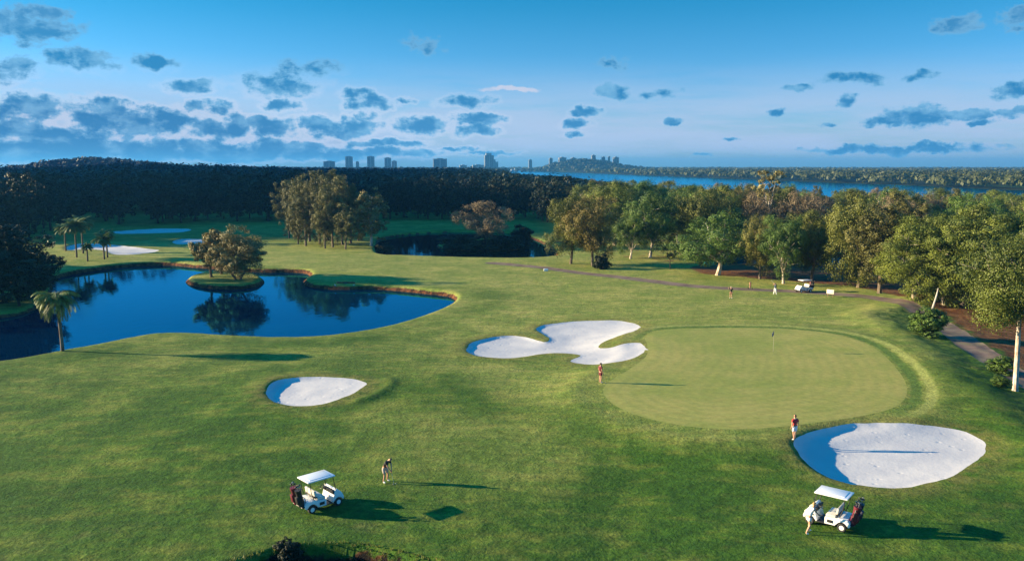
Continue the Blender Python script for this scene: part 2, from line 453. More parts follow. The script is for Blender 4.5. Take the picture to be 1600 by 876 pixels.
def green_mat():
    m, t, b = new_mat('putting_turf')
    co = t.n('ShaderNodeTexCoord').outputs['Object']
    big = t.noise(.07, 4, .55, co); mid = t.noise(.3, 4, .6, co); fine = t.noise(2.5, 5, .7, co)
    sg = t.attr('green_edge')
    band = t.math('SINE', t.math('MULTIPLY', t.math('ADD', sg, t.math('MULTIPLY', mid, .6)), 5.5))
    c = t.mix(t.ss(t.math('MULTIPLY_ADD', big, .6, t.math('MULTIPLY', mid, .4)), .36, .64), (.232, .262, .054), (.350, .312, .086))
    c = t.mix(t.math('MULTIPLY_ADD', band, .12, .12), c, (.18, .23, .055))
    s = t.vmath('SCALE', c); t.L.new(t.math('MULTIPLY_ADD', fine, .9, .55), s.node.inputs[3])
    t.L.new(s, b.inputs['Base Color']); b.inputs['Roughness'].default_value = .85; b.inputs['Specular IOR Level'].default_value = .15
    bn = t.n('ShaderNodeBump'); bn.inputs['Strength'].default_value = .25; bn.inputs['Distance'].default_value = .05
    t.L.new(fine, bn.inputs['Height']); t.L.new(bn.outputs[0], b.inputs['Normal'])
    return m

def sand_mat():
    m, t, b = new_mat('white_sand')
    co = t.n('ShaderNodeTexCoord').outputs['Object']
    a = t.noise(.35, 4, .6, co); f = t.noise(2.2, 4, .65, co)
    c = t.mix(t.ss(a, .35, .65), (.47, .47, .49), (.54, .53, .53))
    c = t.mix(t.math('MULTIPLY', t.ss(f, .62, .75), .5), c, (.42, .40, .385))
    t.L.new(c, b.inputs['Base Color']); b.inputs['Roughness'].default_value = .95; b.inputs['Specular IOR Level'].default_value = .1
    v = t.n('ShaderNodeTexVoronoi'); v.inputs['Scale'].default_value = 1.1; t.L.new(co, v.inputs['Vector'])
    hh = t.math('MULTIPLY_ADD', t.ss(v.outputs['Distance'], .0, .25), .5, t.math('MULTIPLY', f, .6))
    bn = t.n('ShaderNodeBump'); bn.inputs['Strength'].default_value = .32; bn.inputs['Distance'].default_value = .12
    t.L.new(hh, bn.inputs['Height']); t.L.new(bn.outputs[0], b.inputs['Normal'])
    return m

def path_mat():
    m, t, b = new_mat('worn_bitumen')
    co = t.n('ShaderNodeTexCoord').outputs['Object']
    c = t.mix(t.ss(t.noise(.4, 5, .65, co), .35, .65), (.130, .086, .070), (.205, .145, .115))
    c = t.mix(t.math('MULTIPLY', t.ss(t.noise(.6, 5, .7, co), .45, .7), .6), c, (.22, .21, .09))
    t.L.new(c, b.inputs['Base Color']); b.inputs['Roughness'].default_value = .9; b.inputs['Specular IOR Level'].default_value = .2
    return m

def water_mat(name, col, rough=.02, bump=.012, scale=1.2, ior=1.5, tint=(.10, .72, 1.0)):
    m, t, b = new_mat(name)
    co = t.n('ShaderNodeTexCoord').outputs['Object']
    b.inputs['Base Color'].default_value = (*col, 1); b.inputs['Roughness'].default_value = .6; b.inputs['Specular IOR Level'].default_value = 0
    g = t.n('ShaderNodeBsdfGlossy'); g.inputs['Color'].default_value = (*tint, 1); g.inputs['Roughness'].default_value = rough
    fr = t.n('ShaderNodeFresnel'); fr.inputs['IOR'].default_value = ior
    bn = t.n('ShaderNodeBump'); bn.inputs['Strength'].default_value = 1.0; bn.inputs['Distance'].default_value = bump
    t.L.new(t.noise(scale, 3, .55, t.vmath('MULTIPLY', co, (1, .45, 1))), bn.inputs['Height'])
    for nd in (g, fr, b): t.L.new(bn.outputs[0], nd.inputs['Normal'])
    mx = t.n('ShaderNodeMixShader'); t.L.new(fr.outputs[0], mx.inputs[0]); t.L.new(b.outputs[0], mx.inputs[1]); t.L.new(g.outputs[0], mx.inputs[2])
    t.L.new(mx.outputs[0], m.node_tree.nodes['Material Output'].inputs[0])
    return m

M = {}
M['turf'] = turf_mat(); M['green'] = green_mat(); M['sand'] = sand_mat(); M['path'] = path_mat()
M['pond'] = water_mat('pond_water', (.0, .013, .045)); M['back_pond'] = water_mat('dark_pond_water', (.001, .005, .010)); M['river'] = water_mat('river_water', (.0, .060, .20), .12, .06, .25)  # back pond: dark forest reflection put into the near-black base colour
M['white'] = plain('white_gelcoat', (.78, .79, .80), .28, var=.04, coat=.4)
M['cream'] = plain('cream_paint', (.72, .68, .52), .5, var=.06)
M['black'] = plain('black_plastic', (.018, .018, .02), .5, var=.2)
M['rubber'] = plain('tyre_rubber', (.02, .02, .021), .8, var=.2)
M['steel'] = plain('grey_steel', (.45, .46, .48), .35, .9, var=.08)
M['seat'] = plain('pale_vinyl', (.62, .60, .54), .45, var=.06)
M['maroon'] = plain('maroon_vinyl', (.12, .012, .025), .45, var=.2)
M['navy'] = plain('navy_vinyl', (.02, .025, .06), .45, var=.2)
M['skin'] = plain('skin', (.50, .27, .17), .55, var=.06)
M['wood'] = plain('weathered_timber', (.16, .10, .06), .8, var=.3, scale=10)
M['concrete'] = plain('pale_concrete', (.45, .44, .40), .85, var=.15)
M['bark_white'] = bark_mat('pale_bark', (.62, .56, .48), (.30, .22, .16))
M['bark_grey'] = bark_mat('grey_bark', (.20, .16, .12), (.09, .065, .045))
M['bark_brown'] = bark_mat('brown_bark', (.14, .085, .05), (.05, .03, .02))
M['bark_dark'] = bark_mat('dark_bark', (.045, .036, .028), (.02, .016, .012))
M['leaf_olive'] = leaf_mat('olive_leaves', (.022, .038, .007), (.190, .200, .034), .14, .3, (.22, .165, .042))
M['leaf_green'] = leaf_mat('green_leaves', (.014, .042, .007), (.125, .205, .032), .14, .3)
M['leaf_near'] = leaf_mat('deep_green_leaves', (.014, .032, .006), (.135, .165, .028), .14, .1)
M['leaf_casuarina'] = leaf_mat('casuarina_leaves', (.026, .034, .009), (.195, .182, .052), .14, .3)
M['leaf_bright'] = leaf_mat('yellow_green_leaves', (.024, .048, .007), (.215, .250, .036), .14, .3)
M['leaf_brown'] = leaf_mat('russet_leaves', (.040, .034, .015), (.29, .215, .12), .14, .3)
M['leaf_tan'] = leaf_mat('tan_leaves', (.05, .05, .015), (.30, .255, .085), .16, .2)
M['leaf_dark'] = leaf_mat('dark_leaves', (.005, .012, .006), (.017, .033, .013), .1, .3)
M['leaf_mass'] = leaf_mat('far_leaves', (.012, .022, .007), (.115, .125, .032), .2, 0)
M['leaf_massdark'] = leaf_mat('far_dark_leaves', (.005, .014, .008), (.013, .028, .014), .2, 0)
M['frond'] = leaf_mat('palm_fronds', (.016, .040, .009), (.13, .19, .042), .2, .2)
M['dead'] = plain('dead_timber', (.48, .43, .37), .8, var=.25, scale=4)

# ------------------------------------------------------------------ the ground, cut along the outlines
def axis(lo, hi, step, lo2, hi2, g=1.045, far=14):
    c = list(np.arange(lo, hi + 1e-6, step))
    s = step; v = c[-1]; up = []
    while v < hi2:
        s = s * g if v < 2600 else s * 1.3
        if v < 2600: s = min(s, far)
        v += s; up.append(v)
    s = step; v = c[0]; dn = []
    while v > lo2:
        s = s * g if v > -1500 else s * 1.3
        if v > -1500: s = min(s, far)
        v -= s; dn.append(v)
    return np.unique(np.clip(np.array(dn[::-1] + c + up), lo2, hi2))

xs = axis(-104, 62, .38, -7500, 7500)
ys = axis(38.5, 192, .40, 2, 9500)
GX, GY = np.meshgrid(xs, ys)
nx, ny = len(xs), len(ys)
GZ = height(GX, GY)
REG = [('sand_bunker', [sh_small]), ('sand_bunker', [sh_lobe]), ('sand_bunker', [sh_right]), ('sand_bunker', [sh_palm]), ('sand_bunker', [sh_far1]), ('sand_bunker', [sh_far2]),
       ('putting_green', [sh_green]), ('cart_path', [sh_path])]
SD = np.stack([r[1][0](GX, GY) for r in REG])
SD[SD == 0] = 1e-5
best = SD.argmin(0); sall = SD.min(0)
vid = np.arange(nx * ny).reshape(ny, nx)
q = np.stack([vid[:-1, :-1], vid[:-1, 1:], vid[1:, 1:], vid[1:, :-1]], -1).reshape(-1, 4)
sflat = sall.ravel(); bflat = best.ravel()
cells_neg = (sflat[q] < 0).sum(1)
V0 = np.stack([GX.ravel(), GY.ravel(), GZ.ravel()], 1)
extraV = []; edge_cache = {}
def cut_vert(a, b):
    k = (a, b) if a < b else (b, a)
    if k not in edge_cache:
        sa, sb = sflat[k[0]], sflat[k[1]]; t = sa / (sa - sb)
        edge_cache[k] = nx * ny + len(extraV)
        extraV.append(V0[k[0]] * (1 - t) + V0[k[1]] * t)
    return edge_cache[k]
def clip(cell, sign):
    out = []
    for i in range(4):
        a, b = cell[i], cell[(i + 1) % 4]
        ia, ib = sflat[a] * sign < 0, sflat[b] * sign < 0
        if ia: out.append(a)
        if ia != ib: out.append(cut_vert(a, b))
    return out
polys = {k: {} for k in range(-1, len(REG))}
full = {-1: q[cells_neg == 0]}
reg_of = bflat[q[:, 0]]
inside = cells_neg == 4
for k in range(len(REG)): full[k] = q[inside & (reg_of == k)]
for ci in np.nonzero((cells_neg > 0) & (cells_neg < 4))[0]:
    cell = [int(v) for v in q[ci]]
    k = int(bflat[min(cell, key=lambda v: sflat[v])])
    for key, sign in ((k, 1), (-1, -1)):
        p = clip(cell, sign)
        if len(p) >= 3: polys[key].setdefault(len(p), []).append(p)
EV = np.array(extraV); EV[:, 2] = height(EV[:, 0], EV[:, 1]); VA = np.concatenate([V0, EV])
X, Y = VA[:, 0], VA[:, 1]
def region_mesh(key, name, mat, attrs):
    Fs = [full[key]] + [np.array(v) for v in polys[key].values()]
    Fs = [f for f in Fs if len(f)]
    used = np.unique(np.concatenate([f.ravel() for f in Fs]))
    remap = np.zeros(len(VA), int); remap[used] = np.arange(len(used))
    return fast_mesh(name, VA[used], [remap[f] for f in Fs], [mat], {k: v[used] for k, v in attrs.items()})

sgr = sh_green(X, Y)
def polyfield(px, z=0.0, w0=-6, w1=6):
    s = Shape(outline(px, z))(X, Y)
    return sstep(w1, w0, s)
fair = sstep(56, 115, Y + 10 * fbm(X / 30, Y / 30, 2)) * .85
fair = np.maximum(fair, .75 * polyfield([(690,560),(760,600),(860,640),(930,620),(940,590),(880,575)], 0, -3, 5))
fair = np.maximum(fair, .42 * polyfield([(560,650),(700,640),(880,660),(900,720),(780,770),(620,740)], 0, -5, 5))
fair = np.maximum(fair, polyfield([(1010,506),(1200,506),(1340,516),(1440,520),(1480,515),(1300,500),(1100,498),(1000,495)], 0, -3, 3))
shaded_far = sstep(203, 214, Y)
fair = fair * (1 - .55 * shaded_far)  # shade painted in: turf colour toned down across the far fairway
fair = fair - .35 * sstep(6, 0, np.abs(sh_pond(X, Y) - 5)) * (Y < 130)
fair = np.maximum(fair, .62 * sstep(6, .5, sgr) * sstep(-30, 10, sgr + 40))
fair = fair - .5 * sstep(2, -4, sh_drop(X, Y))
ring = .15 + .85 * np.maximum(sstep(26, 34, X), sstep(84, 92, Y))
dirt = np.maximum(sstep(3.5, -2, sh_dirt1(X, Y)), sstep(3, -2, sh_dirt2(X, Y)) * .9)
belt = Shape(outline([(960,398),(1080,418),(1240,436),(1400,455),(1480,480),(1700,480),(1700,330),(1200,340),(960,350)]))
dirt = np.maximum(dirt, .42 * sstep(6, -6, belt(X, Y)))
def shore(sh, isl=None):
    s = sh(X, Y)
    if isl is not None: s = np.maximum(s, -isl(X, Y))
    return sstep(1.0, .1, s)
bank = np.maximum.reduce([shore(sh_pond, sh_isle), shore(sh_pond2, sh_isle2), shore(sh_pond3)])
bank = np.maximum(bank, sstep(.15, -.25, sh_ditch(X, Y)) * 1.6)
sand_edge = np.zeros(len(X))
for sh, *_ in BUNKERS: sand_edge = np.maximum(sand_edge, sstep(2.6, .1, sh(X, Y)))
sdr = sh_drop(X, Y); tuss = np.maximum(sstep(2.5, -1, sdr) * sstep(-16, -9, sdr), .45 * sstep(52, 42, Y))
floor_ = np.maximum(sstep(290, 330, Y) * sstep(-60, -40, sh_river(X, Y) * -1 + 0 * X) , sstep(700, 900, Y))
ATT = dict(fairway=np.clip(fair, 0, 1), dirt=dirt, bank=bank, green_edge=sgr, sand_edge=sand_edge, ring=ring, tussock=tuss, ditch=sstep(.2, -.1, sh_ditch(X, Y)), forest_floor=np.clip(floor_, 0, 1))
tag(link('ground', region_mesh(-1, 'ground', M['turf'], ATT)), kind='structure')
SANDL = ['small oval bunker of white sand left of the middle of the course', 'three lobed white sand bunker beside the putting green', 'large white sand bunker in front of the putting green',
         'white sand bunker at the foot of the palms', 'shaded white bunker nearest the dark forest', 'small shaded bunker half hidden behind the island trees']
for k, (nm, _) in enumerate(REG):
    mat = {'sand_bunker': M['sand'], 'putting_green': M['green'], 'cart_path': M['path']}[nm]
    o = tag(link(nm, region_mesh(k, nm, mat, dict(green_edge=sgr))), kind='structure')

def sheet(name, sh, mat, grow, z=WATER_Z, kind='structure'):
    """a flat water surface a little larger than its outline, tucked under the banks"""
    P = sh.P; n = len(P)
    area = 0.5 * sum(P[i][0] * P[(i + 1) % n][1] - P[(i + 1) % n][0] * P[i][1] for i in range(n))
    sg = 1 if area > 0 else -1
    Q = []
    for i in range(n):
        t = P[(i + 1) % n] - P[i - 1]; t = t / (np.linalg.norm(t) + 1e-9)
        Q.append((P[i][0] + sg * t[1] * grow, P[i][1] - sg * t[0] * grow, z))
    me = bpy.data.meshes.new(name)
    bm = bmesh.new(); vs = [bm.verts.new(v) for v in Q]
    f = bm.faces.new(vs if sg > 0 else vs[::-1])
    bmesh.ops.triangulate(bm, faces=[f]); bm.to_mesh(me); bm.free(); me.materials.append(mat)
    return tag(link(name, me), kind=kind)
sheet('pond', sh_pond, M['pond'], .6); sheet('pond', sh_pond2, M['back_pond'], .6); sheet('pond', sh_pond3, M['pond'], .6)
sheet('river', sh_river, M['river'], 8)

# ------------------------------------------------------------------ trees
def gen_tree(name, seed, h, w, base, lobes, per_lobe, leaves, leaf, trunkmat, leafmat, tr=.22, fork=.35, flat=1.0, stems=1, droop=0.0, tone=None):
    """trunk and crown meshes; crown from `base`*h to h, leaf blades spread over clumps carried by lobes"""
    r = np.random.RandomState(seed)
    zc0, a, c = h * base, w / 2, h * (1 - base) / 2
    zc = zc0 + c
    L = []
    for i in range(lobes):
        for _ in range(60):
            d = r.normal(size=3); d /= np.linalg.norm(d); rr = r.uniform(.30, .78)
            p = np.array([d[0] * a * rr, d[1] * a * rr, zc + d[2] * c * rr])
            if all(np.linalg.norm((p - o[0]) / [a, a, c]) > .40 for o in L): break
        # narrower towards the top
        L.append((p, r.uniform(.30, .46)))
    mb = MB()
    tops = []
    for s in range(stems):
        ang = 2 * PI * s / max(stems, 1) + r.uniform(0, 6)
        off = 0 if stems == 1 else .06 * w
        b0 = Vector((off * math.cos(ang), off * math.sin(ang), -.25)); hf = h * fork * r.uniform(.85, 1.15)
        lean = (.03 if stems == 1 else .12) * w
        b1 = Vector((b0.x + lean * math.cos(ang) * .5, b0.y + lean * math.sin(ang) * .5, hf * .5)); b2 = Vector((b0.x + lean * math.cos(ang), b0.y + lean * math.sin(ang), hf))
        k = tr / math.sqrt(stems)
        mb.tube([b0, b0 + Vector((0, 0, .45)), b1, b2], [k * 1.7, k * 1.15, k, k * .8], 8)
        tops.append((b2, k * .8))
    for i, (p, s) in enumerate(L):
        b, k = tops[i % len(tops)]
        P = Vector(p); midp = b.lerp(P, .5) + Vector((r.uniform(-.06, .06) * w, r.uniform(-.06, .06) * w, .04 * h))
        mb.tube([b - Vector((0, 0, .3)), midp, P], [k * .6, k * .38, k * .16], 6)
        for _ in range(3):
            d = Vector(r.normal(size=3)).normalized(); d.z = abs(d.z) * .7
            st = midp.lerp(P, r.uniform(.2, .9))
            mb.tube([st, st + d * s * w * .55], [k * .2, k * .06], 5)
    tm = mb.build(name + '_t', trunkmat); trunk = tm.data; bpy.data.objects.remove(tm)
    Vs = []; tint = []
    for p, s in L:
        lt = r.uniform(-.16, .16)
        n = per_lobe
        d = r.normal(size=(n, 3)); d[:, 2] += .12; d /= np.linalg.norm(d, axis=1)[:, None]
        rad = np.array([a, a, c * flat]) * s * 1.05
        cp = p + d * rad * r.uniform(.6, 1.0, (n, 1))
        for j in range(n):
            m = int(leaves * r.uniform(.6, 1.4)); cr = r.uniform(.065, .125) * w * .8
            e = r.normal(size=(m, 3)); e /= np.linalg.norm(e, axis=1)[:, None]
            q_ = cp[j] + e * cr * (r.uniform(.25, 1.0, (m, 1)) ** .6) * [1, 1, .72]
            q_[:, 2] -= droop * r.uniform(0, 1, m) * cr * 2
            nrm = 1.0 * e + .75 * d[j] + r.normal(size=(m, 3)) * .42; nrm /= np.linalg.norm(nrm, axis=1)[:, None]
            up = r.normal(size=(m, 3)); up[:, 2] -= droop * 2
            t1 = np.cross(nrm, up); t1 /= np.linalg.norm(t1, axis=1)[:, None] + 1e-9; t2 = np.cross(nrm, t1)
            sz = leaf * r.uniform(.55, 1.35, (m, 1))
            quad = np.stack([q_ - t2 * sz, q_ + t1 * sz * .6, q_ + t2 * sz, q_ - t1 * sz * .6], 1)
            Vs.append(quad.reshape(-1, 3)); ct = .5 + lt + r.uniform(-.22, .22)
            tint.append(np.repeat(np.clip(ct + r.uniform(-.25, .25, m), 0, 1), 4))
    V = np.concatenate(Vs); F = np.arange(len(V)).reshape(-1, 4)
    crown = fast_mesh(name + '_c', V, F, [leafmat], {'tint': np.concatenate(tint)}, smooth=False)
    ww = np.percentile(V[:, 0], 98.5) - np.percentile(V[:, 0], 1.5) + np.percentile(V[:, 1], 98.5) - np.percentile(V[:, 1], 1.5)
    return dict(h=float(np.percentile(V[:, 2], 99.7)), w=float(ww / 2), trunk=trunk, crown=crown)

PROTO = {}
for i in range(3):
    PROTO['olive%d' % i] = gen_tree('olive', 10 + i, 12, 11, .03, 13, 26, 112, .10, M['bark_grey'], M['leaf_olive'], .26, .24, droop=.35)
    PROTO['green%d' % i] = gen_tree('green', 20 + i, 12, 13, .09, 13, 28, 112, .105, M['bark_white'], M['leaf_green'], .30, .2)
    PROTO['bright%d' % i] = gen_tree('bright', 30 + i, 13, 12, .0, 16, 30, 112, .10, M['bark_white'], M['leaf_bright'], .28, .28)
    PROTO['tall%d' % i] = gen_tree('tall', 40 + i, 16, 7.5, .06, 16, 17, 100, .105, M['bark_grey'], M['leaf_casuarina'], .22, .5, droop=.5)
    PROTO['brown%d' % i] = gen_tree('brown', 50 + i, 12, 11, .14, 11, 22, 100, .10, M['bark_grey'], M['leaf_brown'], .24, .26, droop=.3)
for i in range(4):
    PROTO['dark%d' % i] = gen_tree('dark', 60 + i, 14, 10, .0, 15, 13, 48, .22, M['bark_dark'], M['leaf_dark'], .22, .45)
PROTO['tan'] = gen_tree('tan', 71, 14, 7.5, .1, 13, 11, 55, .18, M['bark_white'], M['leaf_tan'], .22, .35, droop=.5)
PROTO['airy'] = gen_tree('airy', 72, 15, 8, .55, 8, 7, 30, .2, M['bark_white'], M['leaf_tan'], .2, .5)
PROTO['hero'] = gen_tree('hero', 80, 15, 14, .36, 16, 38, 120, .09, M['bark_white'], M['leaf_near'], .24, .40, droop=.25)
PROTO['isle0'] = gen_tree('isle', 91, 8, 8, .04, 14, 24, 100, .09, M['bark_grey'], M['leaf_tan'], .24, .2, stems=3, droop=.2)
PROTO['isle1'] = gen_tree('isle', 92, 7, 5.5, .22, 8, 14, 60, .14, M['bark_grey'], M['leaf_tan'], .16, .35, droop=.2)
PROTO['shrub'] = gen_tree('shrub', 95, 2.4, 2.8, -.1, 16, 18, 60, .06, M['bark_brown'], M['leaf_green'], .06, .2)
PROTO['darkshrub'] = gen_tree('darkshrub', 96, 2.2, 3.2, -.1, 18, 18, 60, .07, M['bark_brown'], M['leaf_dark'], .06, .2)
PROTO['sapling'] = gen_tree('sapling', 97, 4, 3, .35, 6, 8, 40, .12, M['bark_grey'], M['leaf_olive'], .07, .4)

def plant(name, kind, x, y, h, w, rz, label, cat='tree', group=None, z=None, sink=0.0, parts=('trunk', 'crown')):
    p = PROTO[kind]
    if z is None: z = h1(x, y)
    root = thing(name, label, cat, (x, y, z - sink), rz, group, (w / p['w'], w / p['w'], h / p['h']))
    for part in parts: link({'trunk': 'trunk', 'crown': 'crown'}[part], p[part], root)
    return root

def plant_px(name, kind, bx, by, ty, hw, label, group=None, rz=None, cat='tree', depth=None):
    if depth is None: x, y, z = ground_at(bx, by)
    else: x, y = x_at(bx, 300, depth), depth; z = h1(x, y)
    top = z_at(bx, ty, y); w = 2 * hw / FPX * math.hypot(y, CAM_H)
    return plant(name, kind, x, y, top - z, w, random.uniform(0, 6.28) if rz is None else rz, label, cat, group, z)

G_ISL = 'trees on the pond island'; G_GROVE = 'tall trees of the grove behind the fairway'; G_BELT = 'trees of the belt right of the fairway'
T = [
 ('melaleuca', 'isle0', 372, 436, 354, 40, 'rounded many stemmed tree with pale brown leaves on the pond island, biggest of the three', G_ISL),
 ('melaleuca', 'isle1', 330, 433, 361, 25, 'slim leaning tree with thin tan crown at the left end of the pond island', G_ISL),
 ('melaleuca', 'isle1', 346, 428, 358, 24, 'slim tan tree in the middle of the pond island between two others', G_ISL),
 ('paperbark_tree', 'tan', 580, 384, 295, 27, 'tan leaved tall tree standing alone right of the grove beside the dark pond', None),
 ('flowering_tree', 'brown2', 757, 386, 314, 44, 'rounded russet pink tree on the islet in the dark back pond', None),
 ('olive_tree', 'olive0', 892, 412, 306, 36, 'golden olive tree at the left end of the right tree belt, by the dark pond', G_BELT),
 ('olive_tree', 'olive1', 926, 415, 308, 40, 'golden olive tree with leaves down to the grass, second from left end of belt', G_BELT),
 ('broadleaf_tree', 'green0', 985, 404, 335, 26, 'low green tree half hidden between the golden olive trees and a taller green one', G_BELT),
 ('broadleaf_tree', 'green1', 1016, 402, 300, 42, 'green domed tree behind the small sapling', G_BELT),
 ('broadleaf_tree', 'green2', 1122, 430, 332, 58, 'broad dark green tree with forked white trunk, fullest crown of the belt', G_BELT),
 ('olive_tree', 'olive2', 1095, 404, 292, 44, 'tall olive topped tree directly behind the broad green one with forked white trunk', G_BELT),
 ('gum_tree', 'olive1', 1187, 436, 338, 32, 'thin olive tree on a straight white trunk right of the broad green tree', G_BELT),
 ('gum_tree', 'brown0', 1192, 412, 302, 38, 'russet crowned tree rising behind the straight white trunk', G_BELT),
 ('broadleaf_tree', 'green0', 1224, 443, 338, 34, 'green tree on a dark trunk left of the distant cart', G_BELT),
 ('gum_tree', 'olive0', 1268, 438, 330, 42, 'dull olive tree standing right behind the distant cart', G_BELT),
 ('gum_tree', 'brown1', 1245, 414, 298, 40, 'brownish tree poking up above the tree behind the distant cart', G_BELT),
 ('gum_tree', 'airy', 1196, 400, 266, 22, 'very tall airy gum whose top stands against the blue river', G_BELT),
 ('gum_tree', 'olive2', 1342, 449, 304, 54, 'olive tree with two spreading pale limbs behind the cream sign', G_BELT),
 ('gum_tree', 'tall1', 1374, 458, 318, 36, 'olive tree on a thick brown trunk beside the bend of the path', G_BELT),
 ('broadleaf_tree', 'bright0', 1428, 468, 340, 50, 'yellow green tree leaning over the far bend of the path', G_BELT),
 ('broadleaf_tree', 'bright1', 1475, 476, 338, 56, 'full yellow green tree behind the pale snag', G_BELT),
 ('broadleaf_tree', 'bright2', 1535, 482, 320, 64, 'large yellow green tree above the bare red litter', G_BELT),
 ('broadleaf_tree', 'bright1', 1455, 468, 336, 50, 'yellow green tree second from the far bend of the path', G_BELT),
 ('broadleaf_tree', 'bright0', 1505, 476, 328, 56, 'dense yellow green tree right behind the pale snag and the dark shrub', G_BELT),
 ('broadleaf_tree', 'green2', 1566, 484, 330, 54, 'greener tree left of the nearest white trunk, behind the red litter', G_BELT),
 ('broadleaf_tree', 'bright0', 1600, 492, 326, 66, 'yellow green tree cut by the frame behind the nearest white trunk', G_BELT),
 ('gum_tree', 'tall0', 1410, 440, 300, 32, 'narrow dark olive tree between the forked pale tree and the yellow green mass', G_BELT),
 ('gum_tree', 'hero', 1586, 610, 345, 80, 'nearest tree on the right, white forked trunk beside the path', G_BELT),
]
for nm, k, bx, by, ty, hw, lab, grp in T: plant_px(nm, k, bx, by, ty, hw, lab, grp)
plant_px('sapling', 'sapling', 1047, 420, 381, 14, 'small lone sapling on the grass before the tree belt', None, cat='sapling')
plant_px('shrub', 'shrub', 1449, 524, 480, 23, 'dense dark green shrub at the edge of the path below a pale snag', None, cat='shrub')
plant_px('shrub', 'shrub', 1566, 582, 556, 18, 'low green shrub left of the nearest white trunk', None, cat='shrub')
plant_px('shrub', 'shrub', 1561, 602, 586, 12, 'tiny green shrub at the path edge near the white trunk', None, cat='shrub')
plant_px('shrub', 'darkshrub', 815, 386, 352, 16, 'upright dark shrub on the bank right of the russet islet tree', None, cat='shrub')
plant_px('shrub', 'darkshrub', 450, 872, 844, 18, 'dark shrub growing from the ditch in the foreground', None, cat='shrub')
for bx, by, ty, hw, lab in [(712,390,366,24,'dark shrub at the left shore of the islet with the russet tree'), (795,389,368,22,'dark shrub at the right shore of the islet with the russet tree'), (752,391,372,26,'dark shrub at the foot of the russet islet tree'),
                            (600,396,380,16,'dark shrub on the left bank of the dark pond'), (940,420,398,12,'small shrub under the golden olive trees')]:
    plant_px('shrub', 'darkshrub', bx, by, ty, hw, lab, 'dark shrubs round the back pond', cat='shrub')
GROVE = [(452,372,282,20),(468,374,286,20),(484,377,268,26),(500,380,276,24),(512,376,266,26),(520,386,284,24),(535,382,275,24),(548,380,290,22),(540,389,318,18),(508,388,318,18),(478,384,305,20),(560,376,300,20),(466,381,310,16)]
for i, (bx, by, ty, hw) in enumerate(GROVE):
    plant_px('casuarina', 'tall%d' % (i % 3), bx, by, ty, hw, 'tall slender olive brown tree in the close grove behind the fairway', G_GROVE)

# pale snag and leaning stem at the shrub
sx, sy, sz = ground_at(1449, 523)
mb = MB(); P0 = Vector((sx, sy, sz - .2))
zt = z_at(1466, 450, sy + .3); P1 = Vector((x_at(1466, 450, sy + .3), sy + .3, zt))
mb.tube([P0, P0.lerp(P1, .5) + Vector((-.15, 0, .1)), P0.lerp(P1, .85), P1], [.14, .11, .09, .04], 8)
tag(mb.build('dead_snag', M['dead']), 'bare pale dead trunk leaning out of the dark shrub', 'dead tree')

# background trees of the belt, down to the river
rng = np.random.RandomState(11)
def scatter(n, sampler, mind, ok, tries=9000):
    pts = []
    for _ in range(tries):
        if len(pts) >= n: break
        p = sampler()
        if not ok(*p): continue
        if all((p[0] - a) ** 2 + (p[1] - b) ** 2 > mind ** 2 for a, b in pts): pts.append(p)
    return pts
def s_belt():
    d = rng.uniform(165, 430) ** 1.0; px = rng.uniform(885, 1680)
    return x_at(px, 300, d), d
def ok_belt(x, y):
    p = np.array([x]), np.array([y])
    if sh_pond3(*p)[0] < 3 or sh_river(*p)[0] < 22 or sh_pond2(*p)[0] < 3: return False
    px = 800 + FPX * x / y
    front = np.interp(px, [885, 960, 1080, 1200, 1300, 1400, 1480, 1680], [225, 195, 182, 170, 158, 140, 122, 118])
    return y > front and sh_path(*p)[0] > 3
kinds = ['olive0', 'olive1', 'olive2', 'green0', 'green1', 'green2', 'brown0', 'brown1', 'bright1', 'tall0', 'tall2', 'bright2']
bl = scatter(118, s_belt, 6.5, ok_belt)
for i, (x, y) in enumerate(bl):
    px = 800 + FPX * x / y
    ty = np.interp(px, [885, 960, 1100, 1300, 1400, 1500, 1600, 1700], [280, 282, 289, 294, 297, 295, 303, 312]) + rng.uniform(-4, 16)
    z = h1(x, y); h = min(max(z_at(px, ty, y) - z, 7.0), 15)
    k = kinds[rng.randint(len(kinds))]; p = PROTO[k]
    plant('belt_tree', k, x, y, h, h * p['w'] / p['h'] * rng.uniform(.85, 1.1), rng.uniform(0, 6.28), 'olive green or brownish tree crowded in the belt between course and river', 'tree', 'crowded trees between the right belt and the river', z)

# front of the dark forest
FRONT = [(-60, 196), (0, 200), (45, 206), (90, 225), (150, 262), (300, 276), (440, 284), (600, 292), (700, 292), (800, 290), (885, 268)]
fx, fy = zip(*FRONT)
def s_for():
    px = rng.uniform(-50, 885); d = np.interp(px, fx, fy) + 4 + 95 * rng.uniform(0, 1) ** 1.5
    return x_at(px, 300, d), d
def ok_for(x, y):
    p = np.array([x]), np.array([y]); return sh_pond2(*p)[0] > 4
fl = scatter(140, s_for, 6.0, ok_for)
for i, (x, y) in enumerate(fl):
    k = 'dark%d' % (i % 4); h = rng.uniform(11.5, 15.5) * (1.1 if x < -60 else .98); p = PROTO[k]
    plant('forest_tree', k, x, y, h, h * p['w'] / p['h'] * rng.uniform(.8, 1.15), rng.uniform(0, 6.28), 'dark shaded tree in the front rows of the forest beyond the fairways', 'tree', 'trees of the shaded forest front')

